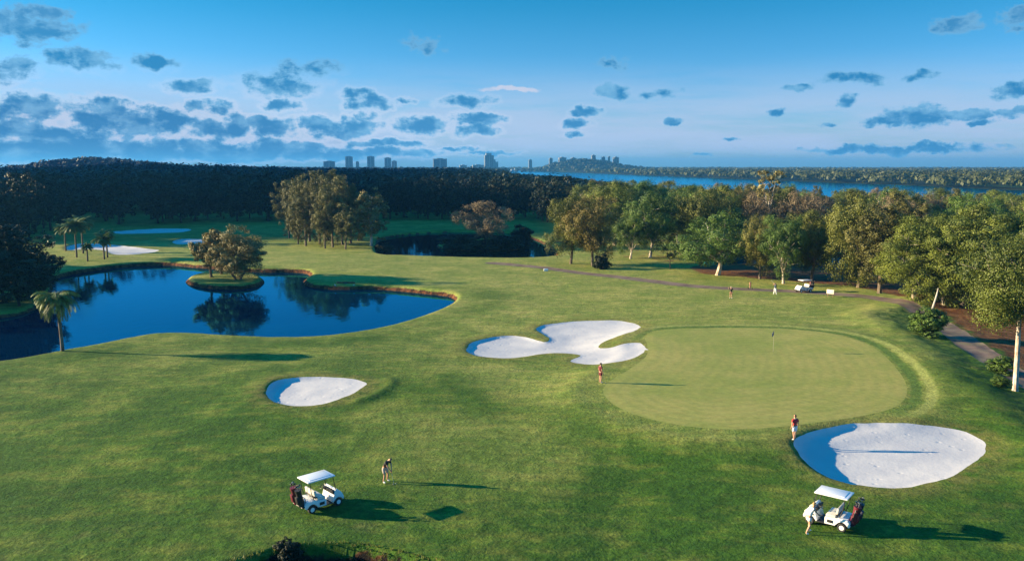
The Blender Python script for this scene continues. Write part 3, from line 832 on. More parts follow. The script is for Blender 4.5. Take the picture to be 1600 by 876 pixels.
# dark trees on the left bank and beyond the frame
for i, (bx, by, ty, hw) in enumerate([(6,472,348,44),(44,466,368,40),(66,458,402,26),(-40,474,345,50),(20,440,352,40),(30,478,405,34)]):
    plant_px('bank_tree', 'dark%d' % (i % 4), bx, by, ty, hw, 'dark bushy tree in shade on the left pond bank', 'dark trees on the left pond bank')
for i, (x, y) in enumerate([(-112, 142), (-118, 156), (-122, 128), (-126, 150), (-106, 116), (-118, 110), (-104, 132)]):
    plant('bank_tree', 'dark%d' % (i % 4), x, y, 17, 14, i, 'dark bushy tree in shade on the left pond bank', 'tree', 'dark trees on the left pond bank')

# far woods: one mass of leaf clumps per wood
def mass(name, pts, hs, ws, nleaf, leaf, mat, seed, warm=.25):
    r = np.random.RandomState(seed)
    pts = np.asarray(pts); n = len(pts); hs = np.asarray(hs); ws = np.asarray(ws)
    z0 = height(pts[:, 0], pts[:, 1])
    d = r.normal(size=(n, nleaf, 3)); d[..., 2] = np.abs(d[..., 2]) * 1.0 - .25; d /= np.linalg.norm(d, axis=2)[..., None]
    ph = r.uniform(0, 6.28, (n, 1, 4))
    phi = np.arctan2(d[..., 1], d[..., 0])
    rr = 1 + .22 * np.sin(3 * phi + ph[..., 0]) * np.cos(d[..., 2] * 3 + ph[..., 1]) + .14 * np.sin(5 * phi + ph[..., 2] + 4 * d[..., 2])
    rr *= r.uniform(.75, 1.05, (n, nleaf))
    sc = np.stack([ws / 2, ws / 2, hs * .42], 1)[:, None, :]
    c = d * rr[..., None] * sc; c[..., 2] += (z0 + hs * .58)[:, None]; c[..., :2] += pts[:, None, :2]
    nr = d + r.normal(size=d.shape) * .28; nr /= np.linalg.norm(nr, axis=2)[..., None]
    u = np.cross(nr, r.normal(size=d.shape)); u /= np.linalg.norm(u, axis=2)[..., None] + 1e-9; v = np.cross(nr, u)
    s = (leaf[:, None, None] if hasattr(leaf, '__len__') else leaf) * r.uniform(.6, 1.3, (n, nleaf, 1))
    V = np.stack([c - v * s, c + u * s * .75, c + v * s, c - u * s * .75], 2).reshape(-1, 3)
    tt = r.uniform(.3, .7, (n, 1)) * .75 + .25 * r.uniform(0, 1, (n, nleaf))
    me = fast_mesh(name, V, np.arange(len(V)).reshape(-1, 4), [mat], {'tint': np.repeat(tt.ravel(), 4)}, smooth=False)
    return tag(link(name, me), kind='stuff')

def wood_points(n, px0, px1, d0, d1, ok, seed, power=1.0):
    r = np.random.RandomState(seed)
    px = r.uniform(px0, px1, n * 3); d = d0 * (d1 / d0) ** (r.uniform(0, 1, n * 3) ** power)
    x = (px - 800) / FPX * d / math.cos(0); p = np.stack([x, d], 1)
    return p[ok(p[:, 0], p[:, 1])][:n]
def front_of(px): return np.interp(px, fx, fy)
def ok_left(x, y):
    px = 800 + FPX * x / y
    return (sh_river(x, y) > 26) & (y > front_of(px) + 60)
pts = wood_points(2600, -80, 960, 330, 1100, ok_left, 5)
hs = np.random.RandomState(1).uniform(8, 16.5, len(pts))
def under_river(pts, hs, lowest=2.2):
    """keep the wood in front of the river lower than the line of sight to its near bank"""
    px = 800 + FPX * pts[:, 0] / pts[:, 1]
    near = np.interp(px, [740, 785, 820, 880, 940, 1000, 1100, 1200, 1350, 1500, 1700], [262, 271, 274.5, 279, 286, 294, 303, 306, 310, 313, 318])
    lim = 19 - (near - 258.5) / FPX * pts[:, 1] + np.random.RandomState(8).uniform(-.6, 1.2, len(pts)) * pts[:, 1] / 600
    h = np.where(px > 745, np.minimum(hs, lim), hs); k = h > lowest
    return pts[k], h[k]
pts, hs = under_river(pts, hs)
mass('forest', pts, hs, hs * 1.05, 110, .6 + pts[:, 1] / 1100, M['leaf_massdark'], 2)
def river_side(x, y):  # beyond the river as seen from the course
    px = 800 + FPX * x / y
    far_y = np.interp(px, [760, 800, 900, 1000, 1100, 1180, 1250, 1330, 1400, 1500, 1600, 1700], [at(800, p, WATER_Z)[1] for p in (267.6, 266.6, 270, 274, 278, 281, 284, 287, 289.5, 294, 298, 302)])
    return y > far_y
def ok_far(x, y):
    px = 800 + FPX * x / y
    return (sh_river(x, y) > 14) & (((px < 790)) | river_side(x, y)) & (y > 900 - 600 * (px > 900))
pts = wood_points(2600, -80, 800, 1000, 3400, ok_far, 6)
hs = np.random.RandomState(2).uniform(9, 13, len(pts))
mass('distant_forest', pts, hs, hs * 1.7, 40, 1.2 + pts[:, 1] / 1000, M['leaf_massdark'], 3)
pts = wood_points(3800, 780, 1700, 640, 4200, lambda x, y: (sh_river(x, y) > 2) & river_side(x, y), 7, 1.0)
hs = np.random.RandomState(3).uniform(7, 13, len(pts)) * np.where(pts[:, 1] > 1400, .9, 1)
mass('riverside_forest', pts, hs, hs * 1.5, 44, .9 + pts[:, 1] / 1100, M['leaf_mass'], 4)
# near bank of the river between the belt and the water
pts = wood_points(500, 860, 1750, 400, 900, lambda x, y: (sh_river(x, y) > 12) & ~river_side(x, y), 8)
if len(pts):
    hs = np.random.RandomState(4).uniform(6, 10, len(pts)); pts, hs = under_river(pts, hs, 1.2); mass('riverbank_trees', pts, hs, hs * 1.1, 90, .8 + pts[:, 1] / 1100, M['leaf_mass'], 5)

# loose grass: tufts in the rough, round the sand and along the ditch
def tufts(pts, hgt, seed):
    r = np.random.RandomState(seed); n = len(pts); nb = 4
    z = height(pts[:, 0], pts[:, 1]); base = np.stack([pts[:, 0], pts[:, 1], z - .01], 1)[:, None, :] + np.concatenate([r.normal(size=(n, nb, 2)) * .045, np.zeros((n, nb, 1))], 2)
    a = r.uniform(0, 6.28, (n, nb)); wv = np.stack([np.cos(a), np.sin(a), 0 * a], 2) * .022
    h = (hgt * r.uniform(.6, 1.4, n))[:, None] * r.uniform(.6, 1.1, (n, nb)); ln = np.stack([r.normal(size=(n, nb)) * .35 * h, r.normal(size=(n, nb)) * .35 * h, h], 2)
    V = np.stack([base - wv, base + wv, base + wv * .4 + ln, base - wv * .4 + ln], 2).reshape(-1, 3)
    return V, np.repeat(np.repeat(r.uniform(.1, .9, n), nb), 4)
r = np.random.RandomState(77); P_ = []; H_ = []
for sh, rad, n, hh in ((sh_ditch, .35, 420, .13),):
    lo, hi = sh.P.min(0) - rad, sh.P.max(0) + rad; c = np.stack([r.uniform(lo[0], hi[0], n * 12), r.uniform(lo[1], min(hi[1], 200), n * 12)], 1); d_ = sh(c[:, 0], c[:, 1])
    k = (d_ > -.15) & (d_ < rad) & (sh_green(c[:, 0], c[:, 1]) > 1.2); c = c[k][:n]; P_.append(c); H_.append(np.full(len(c), hh))
V, tt = tufts(np.concatenate(P_), np.concatenate(H_), 3)
tag(link('grass', fast_mesh('grass', V, np.arange(len(V)).reshape(-1, 4), [leaf_mat('grass_blades', (.07, .12, .025), (.22, .22, .06), .45, 0)], {'tint': tt}, smooth=False)), kind='stuff')

# ------------------------------------------------------------------ palms
def palm(name, label, x, y, h, crown, nf, seed, group=None, cat='palm', droop=1.0, lean=0.0, rtrunk=.16, wide=.09):
    z = h1(x, y); r = np.random.RandomState(seed)
    root = thing(name, label, cat, (x, y, z), 0, group)
    top = Vector((lean, 0, h))
    mb = MB(); N = 9
    mb.tube([Vector((lean * (k / N) ** 1.6, 0, -.2 + (h + .2) * k / N)) for k in range(N + 1)], [rtrunk * (1.25 - .4 * k / N + .03 * (k % 2)) for k in range(N + 1)], 10)
    mb.build('trunk', M['bark_grey'], root)
    Vs = []; tt = []; rm = MB()
    for f in range(nf):
        az = 2 * PI * f / nf * 2.618 + r.uniform(-.2, .2); el = r.uniform(-.35, 1.25) if droop > .5 else r.uniform(-.2, 1.2)
        Lf = crown * r.uniform(.85, 1.12); dirh = np.array([math.cos(az), math.sin(az)])
        pts = []; p = np.array(top); ang = el; seg = 10
        for k in range(seg + 1):
            pts.append(p.copy()); st = Lf / seg
            p = p + np.array([dirh[0] * math.cos(ang) * st, dirh[1] * math.cos(ang) * st, math.sin(ang) * st]); ang -= droop * (.13 + .05 * k / seg) * 1.6
            ang = max(ang, -1.45)
        rm.tube(pts, [.03 * (1 - .8 * k / seg) for k in range(seg + 1)], 4)
        side = np.array([-dirh[1], dirh[0], 0])
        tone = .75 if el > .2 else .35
        for k in range(1, seg + 1):
            for sub in range(3):
                q0 = pts[k - 1] + (pts[k] - pts[k - 1]) * sub / 3; tg = pts[k] - pts[k - 1]; tg = tg / np.linalg.norm(tg)
                ln = Lf * .30 * math.sin(PI * min(.97, .18 + .8 * (k + sub / 3) / (seg + 1))) + .05
                for sg in (-1, 1):
                    dd = side * sg * .8 + tg * .55 + np.array([0, 0, -.55 * droop + r.uniform(-.15, .1)]); dd /= np.linalg.norm(dd)
                    wv = tg * wide
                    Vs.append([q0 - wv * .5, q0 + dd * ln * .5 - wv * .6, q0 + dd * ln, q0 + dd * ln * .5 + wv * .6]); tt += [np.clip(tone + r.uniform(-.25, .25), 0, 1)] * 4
    V = np.array(Vs).reshape(-1, 3)
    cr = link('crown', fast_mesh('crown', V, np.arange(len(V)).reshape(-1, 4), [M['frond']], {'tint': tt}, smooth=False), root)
    rm.build('rachis', M['frond'], cr)
    return root
px_, py_, pz_ = ground_at(98, 548)
palm('palm_tree', 'drooping palm with slim grey trunk on the near shore of the pond', px_, py_, z_at(98, 468, py_) - pz_, 2.75, 58, 4, None, lean=-.25, rtrunk=.15, wide=.075)
for i, (bx, by, ty, cr, lab) in enumerate([(103, 392, 357, 1.9, 'short palm at the left end of the palm clump by the far bunker'), (120, 402, 351, 2.3, 'tall palm in the clump by the far bunker, second from left'), (130, 396, 347, 2.4, 'tallest palm of the clump in front of the far bunker'),
                                           (137, 408, 386, 1.1, 'dwarf palm at the front of the clump near the pond bank'), (163, 405, 373, 1.8, 'right outer palm of the clump with dead lower leaves'), (168, 402, 366, 1.7, 'slender palm standing close behind the right outer palm of the clump')]):
    x, y, z = ground_at(bx, by)
    palm('screw_palm', lab, x, y, z_at(bx, ty, y) - z, cr * 1.3, 34, 20 + i, 'palms in front of the far bunker', droop=.55, rtrunk=.15, wide=.14)

# ------------------------------------------------------------------ golf carts
def arc(cx, cz, r, a0, a1, n=8): return [(cx + r * math.cos(R(a0 + (a1 - a0) * k / n)), cz + r * math.sin(R(a0 + (a1 - a0) * k / n))) for k in range(n + 1)]
def golf_cart(label, loc, rz):
    """x forward, y left, z up; 2.45 m long"""
    t = thing('golf_cart', label, 'golf cart', loc, rz, 'golf carts on the course')
    rear = [(.12, .26), (.12, .60), (.05, .66), (-.52, .66), (-.56, .74), (-1.02, .72), (-1.14, .60), (-1.17, .36), (-1.07, .30)] + arc(-.76, .24, .31, 12, 168)[::1] 
    rear = [(.12, .26), (.12, .58), (.05, .64), (-.50, .66), (-.56, .72), (-1.02, .70), (-1.14, .58), (-1.17, .36), (-1.09, .30)] + arc(-.76, .24, .32, 170, 10) + [(-.40, .26)]
    front = [(.52, .26), (.50, .34), (.64, .80), (.70, .98), (.80, 1.0), (1.05, .80), (1.20, .56), (1.24, .40), (1.20, .32)] + arc(.88, .24, .30, 8, 172) + [(.55, .26)]
    body = MB()
    body.prism(rear, -.58, .58, .025); body.prism(front, -.58, .58, .025)
    b = body.build('body', M['white'], t)
    # dark lower trims and badge-free side pockets
    MB().box((.30, 0, .25), (.60, 1.14, .06), bevel=.015).box((-.35, 0, .26), (.5, 1.0, .05)).build('floor', M['black'], t)
    k = MB()
    for s in (-1, 1): k.box((-.16, s * .592, .44), (.30, .02, .16), bevel=.008)
    k.build('side_panel', M['black'], b)
    for s in (-1, 1):
        h = MB().box((1.145, s * .40, .62), (.10, .20, .10), Matrix.Rotation(R(-38), 3, 'Y').inverted(), bevel=.02); h.build('headlight', M['cream'], t)
    MB().box((1.25, 0, .36), (.07, 1.10, .12), bevel=.03).build('bumper', M['black'], t)
    MB().box((-.17, 0, .72), (.50, 1.12, .13), bevel=.045).build('seat', M['seat'], t)
    MB().box((.60, 0, .84), (.10, 1.08, .26), Matrix.Rotation(R(-14), 3, 'Y'), bevel=.03).build('dashboard', M['black'], t)
    MB().box((-.50, 0, .84), (.14, 1.14, .10), bevel=.03).build('seat_base', M['black'], t)
    MB().box((-.50, 0, 1.00), (.11, 1.10, .40), Matrix.Rotation(R(-9), 3, 'Y'), bevel=.04).build('backrest', M['seat'], t)
    rf = MB().box((-.14, 0, 1.80), (1.70, 1.22, .075), bevel=.034)
    rf.box((-.14, 0, 1.842), (1.30, .86, .03), bevel=.012)
    rf.build('roof', M['white'], t)
    for s in (-1, 1):
        MB().tube([(.74, s * .54, .96), (.58, s * .53, 1.77)], .022, 8).build('roof_post', M['black'], t)
        MB().tube([(-.62, s * .54, .70), (-.78, s * .53, 1.2), (-.84, s * .53, 1.77)], .022, 8).build('roof_post', M['black'], t)
    g = bmesh.new()
    ws = MB(); c = Vector((.40, .28, 1.02)); ax = Vector((-.55, 0, .83)).normalized(); u = Vector((0, 1, 0)); v = ax.cross(u)
    ws.tube([c + (u * math.cos(2 * PI * k / 16) + v * math.sin(2 * PI * k / 16)) * .17 for k in range(17)], .016, 6, False)
    for k in range(3): ws.tube([c, c + (u * math.cos(2 * PI * k / 3 + .5) + v * math.sin(2 * PI * k / 3 + .5)) * .165], .011, 5)
    g.free(); sw = ws.build('steering_wheel', M['black'], t)
    MB().tube([c, (.66, .28, .66)], .022, 8).build('steering_column', M['black'], sw)
    for x in (-.76, .88):
        for s in (-1, 1):
            w = MB().lathe([(.13, -.09), (.20, -.10), (.225, -.075), (.23, 0), (.225, .075), (.20, .10), (.13, .09)], 'Y', (x, s * .50, .23), 22).build('wheel', M['rubber'], t)
            MB().lathe([(.125, -.095), (.13, -.06), (.13, .06), (.125, .095), (.05, .103)], 'Y', (x, s * .50, .23), 18).build('rim', M['white'], w)
    rk = MB(); rk.box((-1.22, 0, .44), (.24, 1.0, .04)); rk.tube([(-1.10, -.5, .70), (-1.16, -.5, .98), (-1.16, .5, .98), (-1.10, .5, .70)], .018, 6)
    rk.tube([(-1.33, -.5, .46), (-1.33, .5, .46)], .018, 6)
    rk.build('bag_rack', M['black'], t)
    return t

def golf_bag(label, cart, local, mat, tilt=-.20):
    Mw = Matrix.Translation(cart.location) @ Matrix.Rotation(cart.rotation_euler.z, 4, 'Z') @ Matrix.Translation(local)
    t = thing('golf_bag', label, 'golf bag', Mw.translation, cart.rotation_euler.z, 'golf bags strapped to the carts'); t.rotation_euler = (0, tilt, cart.rotation_euler.z); t.scale = (1.25, 1.25, 1.12)
    MB().lathe([(.10, 0), (.135, .02), (.14, .3), (.125, .55), (.145, .80), (.155, .90), (.12, .90)], 'Z', n=16).build('bag_body', mat, t)
    MB().box((-.15, 0, .38), (.10, .20, .42), bevel=.04).build('pocket', mat, t)
    MB().tube([(.0, .14, .2), (0, .24, .5), (0, .14, .78)], .018, 6).build('strap', M['black'], t)
    r = random.Random(len(label))
    for k in range(6):
        a = 2 * PI * k / 6; x, y = .08 * math.cos(a), .08 * math.sin(a); h = 1.02 + r.uniform(0, .16)
        c = MB().tube([(x * .6, y * .6, .4), (x, y, h)], .007, 5)
        if k % 2: c.ball((x + .03, y, h), (.065, .045, .04), 8)
        else: c.box((x + .03, y, h), (.09, .02, .05), bevel=.006)
        c.build('club', M['steel'] if k % 2 == 0 else M['black'], t)
    return t

gx0, gy0, gz0 = ground_at(485, 803); gx1, gy1, gz1 = ground_at(527, 790)
C1 = golf_cart('white cart seen from behind, pale roof, alone near the putting man in dark shirt', ((gx0 + gx1) / 2 - .35, (gy0 + gy1) / 2 + .45, (gz0 + gz1) / 2), math.atan2(gy1 - gy0, gx1 - gx0))
golf_bag('maroon golf bag on the back of the cart nearest the ditch', C1, (-1.22, .27, .46), M['maroon'])
golf_bag('black golf bag beside the maroon one on the cart nearest the ditch', C1, (-1.22, -.26, .46), M['black'])
gx0, gy0, gz0 = ground_at(1316, 829); gx1, gy1, gz1 = ground_at(1269, 820)
A2 = math.atan2(gy1 - gy0, gx1 - gx0)
C2 = golf_cart('white cart below the large bunker with a woman in white leaning in', ((gx0 + gx1) / 2 + .30, (gy0 + gy1) / 2 + .42, (gz0 + gz1) / 2), A2 - R(9))
golf_bag('maroon golf bag on the cart below the large bunker', C2, (-1.22, .26, .46), M['maroon'])
golf_bag('dark navy golf bag on the cart below the large bunker', C2, (-1.22, -.27, .46), M['navy'])
gx, gy, gz = ground_at(1256, 456)
C3 = golf_cart('small distant white cart on the path under the trees', (gx, gy, gz), R(198))
golf_bag('dark red golf bag on the distant cart under the trees', C3, (-1.22, -.26, .46), M['maroon'])
golf_bag('black golf bag on the distant cart under the trees', C3, (-1.22, .26, .46), M['black'])

# ------------------------------------------------------------------ people
def skin_mesh(verts, radii, edges, root, levels=1):
    me = bpy.data.meshes.new('s'); me.from_pydata([tuple(v) for v in verts], edges, [])
    ob = bpy.data.objects.new('s', me); COL.objects.link(ob)
    ob.modifiers.new('k', 'SKIN')
    if not me.skin_vertices: me.skin_vertices.new(name='')
    for i, r in enumerate(radii):
        me.skin_vertices[0].data[i].radius = r if hasattr(r, '__len__') else (r, r)
        me.skin_vertices[0].data[i].use_root = (i == root)
    m = ob.modifiers.new('d', 'SUBSURF'); m.levels = levels; m.render_levels = levels
    dg = bpy.context.evaluated_depsgraph_get(); ev = ob.evaluated_get(dg)
    out = bpy.data.meshes.new_from_object(ev)
    bpy.data.objects.remove(ob)
    return out

def person(label, loc, rz, pose, shirt, shorts, shoes, hair, scale=1.0, female=False, cap=None, sleeve=.55, leg=.85, shirt_name='shirt', long_trousers=False):
    """local: x right, y forward, z up"""
    J = pose
    V = []; Rr = []; E = []; zone = []
    def add(p, r): V.append(Vector(p)); Rr.append(r); return len(V) - 1
    def edge(a, b, z): E.append((a, b)); zone.append(z)
    wS = .9 if female else 1.0
    pel = add(J['pelvis'], (.15 * wS, .11)); sp = add(J['waist'], (.135 * wS, .10)); ch = add(J['chest'], (.16 * wS, .115)); ne = add(J['neck'], .058)
    hb = add(J['head0'], .078); hc = add(J['head1'], .098); ht = add(J['head2'], .07)
    edge(pel, sp, 'torso'); edge(sp, ch, 'torso'); edge(ch, ne, 'neck'); edge(ne, hb, 'neckskin'); edge(hb, hc, 'head'); edge(hc, ht, 'head')
    for s in 'LR':
        sh = add(J['sh' + s], .062 * wS); el = add(J['el' + s], .044 * wS); wr = add(J['wr' + s], .030); ha = add(J['ha' + s], (.040, .020))
        edge(ch, sh, 'shoulder'); edge(sh, el, 'uparm'); edge(el, wr, 'forearm'); edge(wr, ha, 'hand')
        hi = add(J['hip' + s], .098); kn = add(J['kn' + s], .060); cf = add(Vector(J['kn' + s]).lerp(Vector(J['an' + s]), .35), .060); an = add(J['an' + s], .040); to = add(J['to' + s], (.045, .032))
        edge(pel, hi, 'hip'); edge(hi, kn, 'thigh'); edge(kn, cf, 'calf'); edge(cf, an, 'calf'); edge(an, to, 'foot')
    body = skin_mesh(V, Rr, E, 0, 1)
    bm = bmesh.new(); bm.from_mesh(body); bpy.data.meshes.remove(body)
    hdir = (V[ht] - V[hb]).normalized(); fwd = Vector(J.get('face', (0, 1, 0))).normalized(); fwd = (fwd - hdir * fwd.dot(hdir)).normalized(); rgt = fwd.cross(hdir)
    # nose, ears
    for p, r in ((V[hc] + fwd * .105 - hdir * .012, (.014, .02, .022)), (V[hc] + rgt * .09, (.012, .018, .03)), (V[hc] - rgt * .09, (.012, .018, .03))):
        Mx = Matrix.Translation(p) @ Matrix((rgt, fwd, hdir)).transposed().to_4x4() @ Matrix.Diagonal((*r, 1))
        bmesh.ops.create_uvsphere(bm, u_segments=8, v_segments=6, radius=1, matrix=Mx)
    # fingers
    for s in 'LR':
        wr, ha = Vector(J['wr' + s]), Vector(J['ha' + s]); d = (ha - wr).normalized()
        side = d.cross(Vector(J.get('palm' + s, (1 if s == 'L' else -1, 0, 0)))).normalized(); pn = side.cross(d)
        for k, (off, ln) in enumerate(((-.030, .070), (-.010, .080), (.011, .075), (.031, .058))):
            b = ha - d * .02 + side * off
            p1 = b + d * .04; p2 = p1 + (d * .8 + pn * .5).normalized() * ln * .5; p3 = p2 + (d * .4 + pn * .9).normalized() * ln * .45
            fm = skin_mesh([b, p1, p2, p3], [.0095, .0095, .0085, .007], [(0, 1), (1, 2), (2, 3)], 0, 1); bm.from_mesh(fm); bpy.data.meshes.remove(fm)
        b = wr + d * .03 + side * -.022; p1 = b + (d * .5 - side * .8 + pn * .3).normalized() * .045; p2 = p1 + (d * .9 - side * .2 + pn * .4).normalized() * .035
        fm = skin_mesh([b, p1, p2], [.011, .010, .008], [(0, 1), (1, 2)], 0, 1); bm.from_mesh(fm); bpy.data.meshes.remove(fm)
    me = bpy.data.meshes.new('person'); bm.to_mesh(me)
    me.materials.append(M['skin']); me.polygons.foreach_set('use_smooth', np.ones(len(me.polygons), bool))
    o = link('person', me); o.location = loc; o.rotation_euler = (0, 0, rz); o.scale = (scale,) * 3
    tag(o, label, 'person')
    # nearest bone of every vertex
    P = np.array([v.co for v in bm.verts]); best = np.full(len(P), 1e9); bz = np.zeros(len(P), int); bt = np.zeros(len(P))
    for i, (a, b) in enumerate(E):
        A = np.array(V[a]); Bv = np.array(V[b]) - A; t = np.clip(((P - A) @ Bv) / (Bv @ Bv), 0, 1); dd = np.linalg.norm(P - A - t[:, None] * Bv, axis=1)
        ra = Rr[a] if not hasattr(Rr[a], '__len__') else max(Rr[a]); rb = Rr[b] if not hasattr(Rr[b], '__len__') else max(Rr[b])
        dd = dd - (ra + (rb - ra) * t) * .6
        m = dd < best; best[m] = dd[m]; bz[m] = i; bt[m] = t[m]
    Z = [zone[i] for i in bz]
    def cover(name, mat, pick, off):
        keep = np.array([pick(Z[i], bt[i], P[i]) for i in range(len(P))])
        b2 = bm.copy(); b2.verts.ensure_lookup_table(); b2.normal_update()
        nrm = [v.normal.copy() for v in b2.verts]
        for i, v in enumerate(b2.verts): v.co += nrm[i] * off
        dead = [f for f in b2.faces if not all(keep[v.index] for v in f.verts)]
        bmesh.ops.delete(b2, geom=dead, context='FACES')
        m2 = bpy.data.meshes.new(name); b2.to_mesh(m2); b2.free(); m2.materials.append(mat); m2.polygons.foreach_set('use_smooth', np.ones(len(m2.polygons), bool))
        c = link(name, m2, o); md = c.modifiers.new('thickness', 'SOLIDIFY'); md.thickness = .006; return c
    cover(shirt_name, shirt, lambda z, t, p: (z == 'torso') or z == 'shoulder' or (z == 'neck' and t < .75) or (z == 'uparm' and t < sleeve), .016)
    cover('trousers' if long_trousers else 'shorts', shorts, lambda z, t, p: z == 'hip' or (z == 'thigh' and t < leg) or (z == 'torso' and p[2] < J['pelvis'][2] + .06) or (long_trousers and z in ('thigh', 'calf')), .022)
    cover('shoes', shoes, lambda z, t, p: z == 'foot' or (z == 'calf' and p[2] < .11 and False), .010)
    hcv = V[hc]
    cover('cap' if cap else 'hair', cap or hair, lambda z, t, p: z == 'head' and ((Vector(p) - hcv).dot(hdir) > .035 or ((Vector(p) - hcv).dot(fwd) < -.01 and (Vector(p) - hcv).dot(hdir) > -.09)), .014)
    bm.free()
    for s in (-1, 1):
        e = MB().ball(V[hc] + fwd * .088 + rgt * .034 * s + hdir * .012, (.013, .010, .008), 8).build('eye', M['black'], o)
    return o

def pose_stand(arm=0.0, spread=.13, bend=0.0, swing=0.0):
    p = dict(pelvis=(0, 0, .95), waist=(0, .01, 1.10), chest=(0, .0, 1.33), neck=(0, .01, 1.48), head0=(0, .03, 1.56), head1=(0, .035, 1.65), head2=(0, .02, 1.72))
    for s, k in (('L', -1), ('R', 1)):
        p['sh' + s] = (k * .19, 0, 1.40); p['el' + s] = (k * .25, -.03 + arm * k * .1, 1.12); p['wr' + s] = (k * .25, .08 + arm * k * .15, .88); p['ha' + s] = (k * .25, .12 + arm * k * .16, .80)
        p['hip' + s] = (k * .09, 0, .88); p['kn' + s] = (k * .11, .03 + swing * k * .14, .49); p['an' + s] = (k * spread, -.02 + swing * k * .22, .08); p['to' + s] = (k * (spread + .03), .14 + swing * k * .22, .045)
    return p
def pose_putt():
    p = dict(pelvis=(0, -.10, .90), waist=(0, .0, 1.05), chest=(0, .13, 1.25), neck=(0, .24, 1.36), head0=(0, .31, 1.40), head1=(0, .38, 1.43), head2=(0, .43, 1.44), face=(0, .45, -.9))
    for s, k in (('L', -1), ('R', 1)):
        p['sh' + s] = (k * .18, .16, 1.29); p['el' + s] = (k * .17, .28, 1.03); p['wr' + s] = (k * .05, .38, .80); p['ha' + s] = (k * .025, .41, .72)
        p['hip' + s] = (k * .10, -.09, .84); p['kn' + s] = (k * .15, .04, .47); p['an' + s] = (k * .18, -.04, .08); p['to' + s] = (k * .21, .12, .045)
    return p
def pose_swing(k0=1):
    p = pose_stand(spread=.2)
    p.update(shL=(-.16, .08, 1.42), elL=(.0, .26, 1.50), wrL=(.14, .20, 1.66), haL=(.18, .18, 1.73), shR=(.18, -.05, 1.42), elR=(.34, .10, 1.42), wrR=(.18, .18, 1.60), haR=(.20, .18, 1.68))
    return p
def pose_lean():
    p = dict(pelvis=(0, -.08, .92), waist=(0, -.01, 1.08), chest=(0, .11, 1.29), neck=(0, .19, 1.43), head0=(0, .23, 1.50), head1=(0, .26, 1.58), head2=(0, .27, 1.65))
    for s, k in (('L', -1), ('R', 1)):
        p['sh' + s] = (k * .15, .12, 1.34); p['hip' + s] = (k * .09, -.08, .86)
    p.update(elR=(.24, .33, 1.08), wrR=(.20, .52, .98), haR=(.18, .60, .96), elL=(-.26, .06, 1.06), wrL=(-.22, .28, .92), haL=(-.20, .36, .89),
             knL=(-.13, .10, .50), anL=(-.16, .10, .08), toL=(-.17, .26, .045), knR=(.12, -.05, .48), anR=(.15, -.30, .10), toR=(.16, -.15, .045))
    return p

W = {'black': plain('black_cotton', (.012, .012, .016), .8), 'red': plain('red_cotton', (.36, .02, .03), .8), 'maroon': plain('dark_red_cotton', (.13, .012, .022), .8), 'white': plain('white_cotton', (.72, .72, .72), .8),
     'beige': plain('beige_cotton', (.42, .36, .30), .8), 'blue': plain('dark_blue_cotton', (.04, .07, .12), .8), 'brown': plain('brown_hair', (.05, .025, .012), .7), 'blonde': plain('fair_hair', (.42, .24, .08), .6), 'shoe': plain('white_leather', (.68, .68, .66), .5), 'tan': plain('tan_cotton', (.30, .15, .09), .8)}
def at_ground(px, py): return ground_at(px, py)
def club(label, a, b, name='golf_club'):
    a, b = Vector(a), Vector(b); t = thing(name, label, 'golf club', b)
    MB().tube([a - b, (a - b) * .75], .013, 6).build('grip', M['black'], t)
    MB().tube([(a - b) * .75, Vector((0, 0, .02))], .007, 6).build('shaft', M['steel'], t)
    d = (a - b); d.z = 0; d = d.normalized() if d.length > .01 else Vector((1, 0, 0)); sd = Vector((-d.y, d.x, 0))
    MB().box(sd * .05 + Vector((0, 0, .02)), (.10, .03, .05), Matrix.Rotation(math.atan2(sd.y, sd.x), 3, 'Z'), bevel=.008).build('club_head', M['steel'], t)
    return t
def local(o, v): return Matrix.Translation(o.location) @ Matrix.Rotation(o.rotation_euler.z, 4, 'Z') @ Vector(v)

x, y, z = at_ground(603, 753)
pp = person('man in black shirt and pale shorts bent over a putt on the fairway', (x, y, z), R(-120), pose_putt(), W['black'], W['beige'], W['shoe'], W['brown'], 1.04)
club('thin steel putter held by the bent man in black', local(pp, (0, .39, .84)), local(pp, (.02, .62, .01)))
mb = MB().ball((0, 0, .022), .022, 12); b = mb.build('golf_ball', M['white']); bl_ = local(pp, (-.08, .68, 0)); b.location = (bl_.x, bl_.y, h1(bl_.x, bl_.y)); tag(b, 'white golf ball at the feet of the putting man', 'golf ball')
x, y, z = at_ground(938, 598)
p2 = person('golfer in dark red top standing below the three lobed bunker', (x, y, z), R(-62), pose_stand(spread=.10), W['maroon'], W['maroon'], W['shoe'], W['brown'], 1.02, leg=.7)
club('club hanging from the hand of the golfer in dark red', local(p2, (.25, .12, .86)), local(p2, (.30, .30, .02)))
x, y, z = at_ground(1241, 687)
p3 = person('golfer in red shirt and white shorts on the rim of the large bunker', (x, y, z), R(15), pose_stand(.4, .10, swing=.5), W['red'], W['white'], W['shoe'], W['brown'], 1.02, sleeve=.7)
club('club held low by the golfer in red at the large bunker', local(p3, (.25, .18, .86)), local(p3, (.32, .50, .02)))
x, y, z = at_ground(1264, 832)
p4 = person('fair haired woman in white top and shorts leaning towards the cart', (x, y, z), R(-72), pose_lean(), W['white'], W['white'], W['shoe'], W['blonde'], .98, True, sleeve=.0, leg=.55)
x, y, z = at_ground(1142, 466)
p5 = person('distant golfer in black shirt facing the flag with a raised arm', (x, y, z), R(160), {**pose_stand(), 'elR': (.34, .16, 1.36), 'wrR': (.36, .30, 1.52), 'haR': (.37, .34, 1.59)}, W['black'], W['tan'], W['shoe'], W['brown'], 1.0, cap=W['white'])
x, y, z = at_ground(1211, 460)
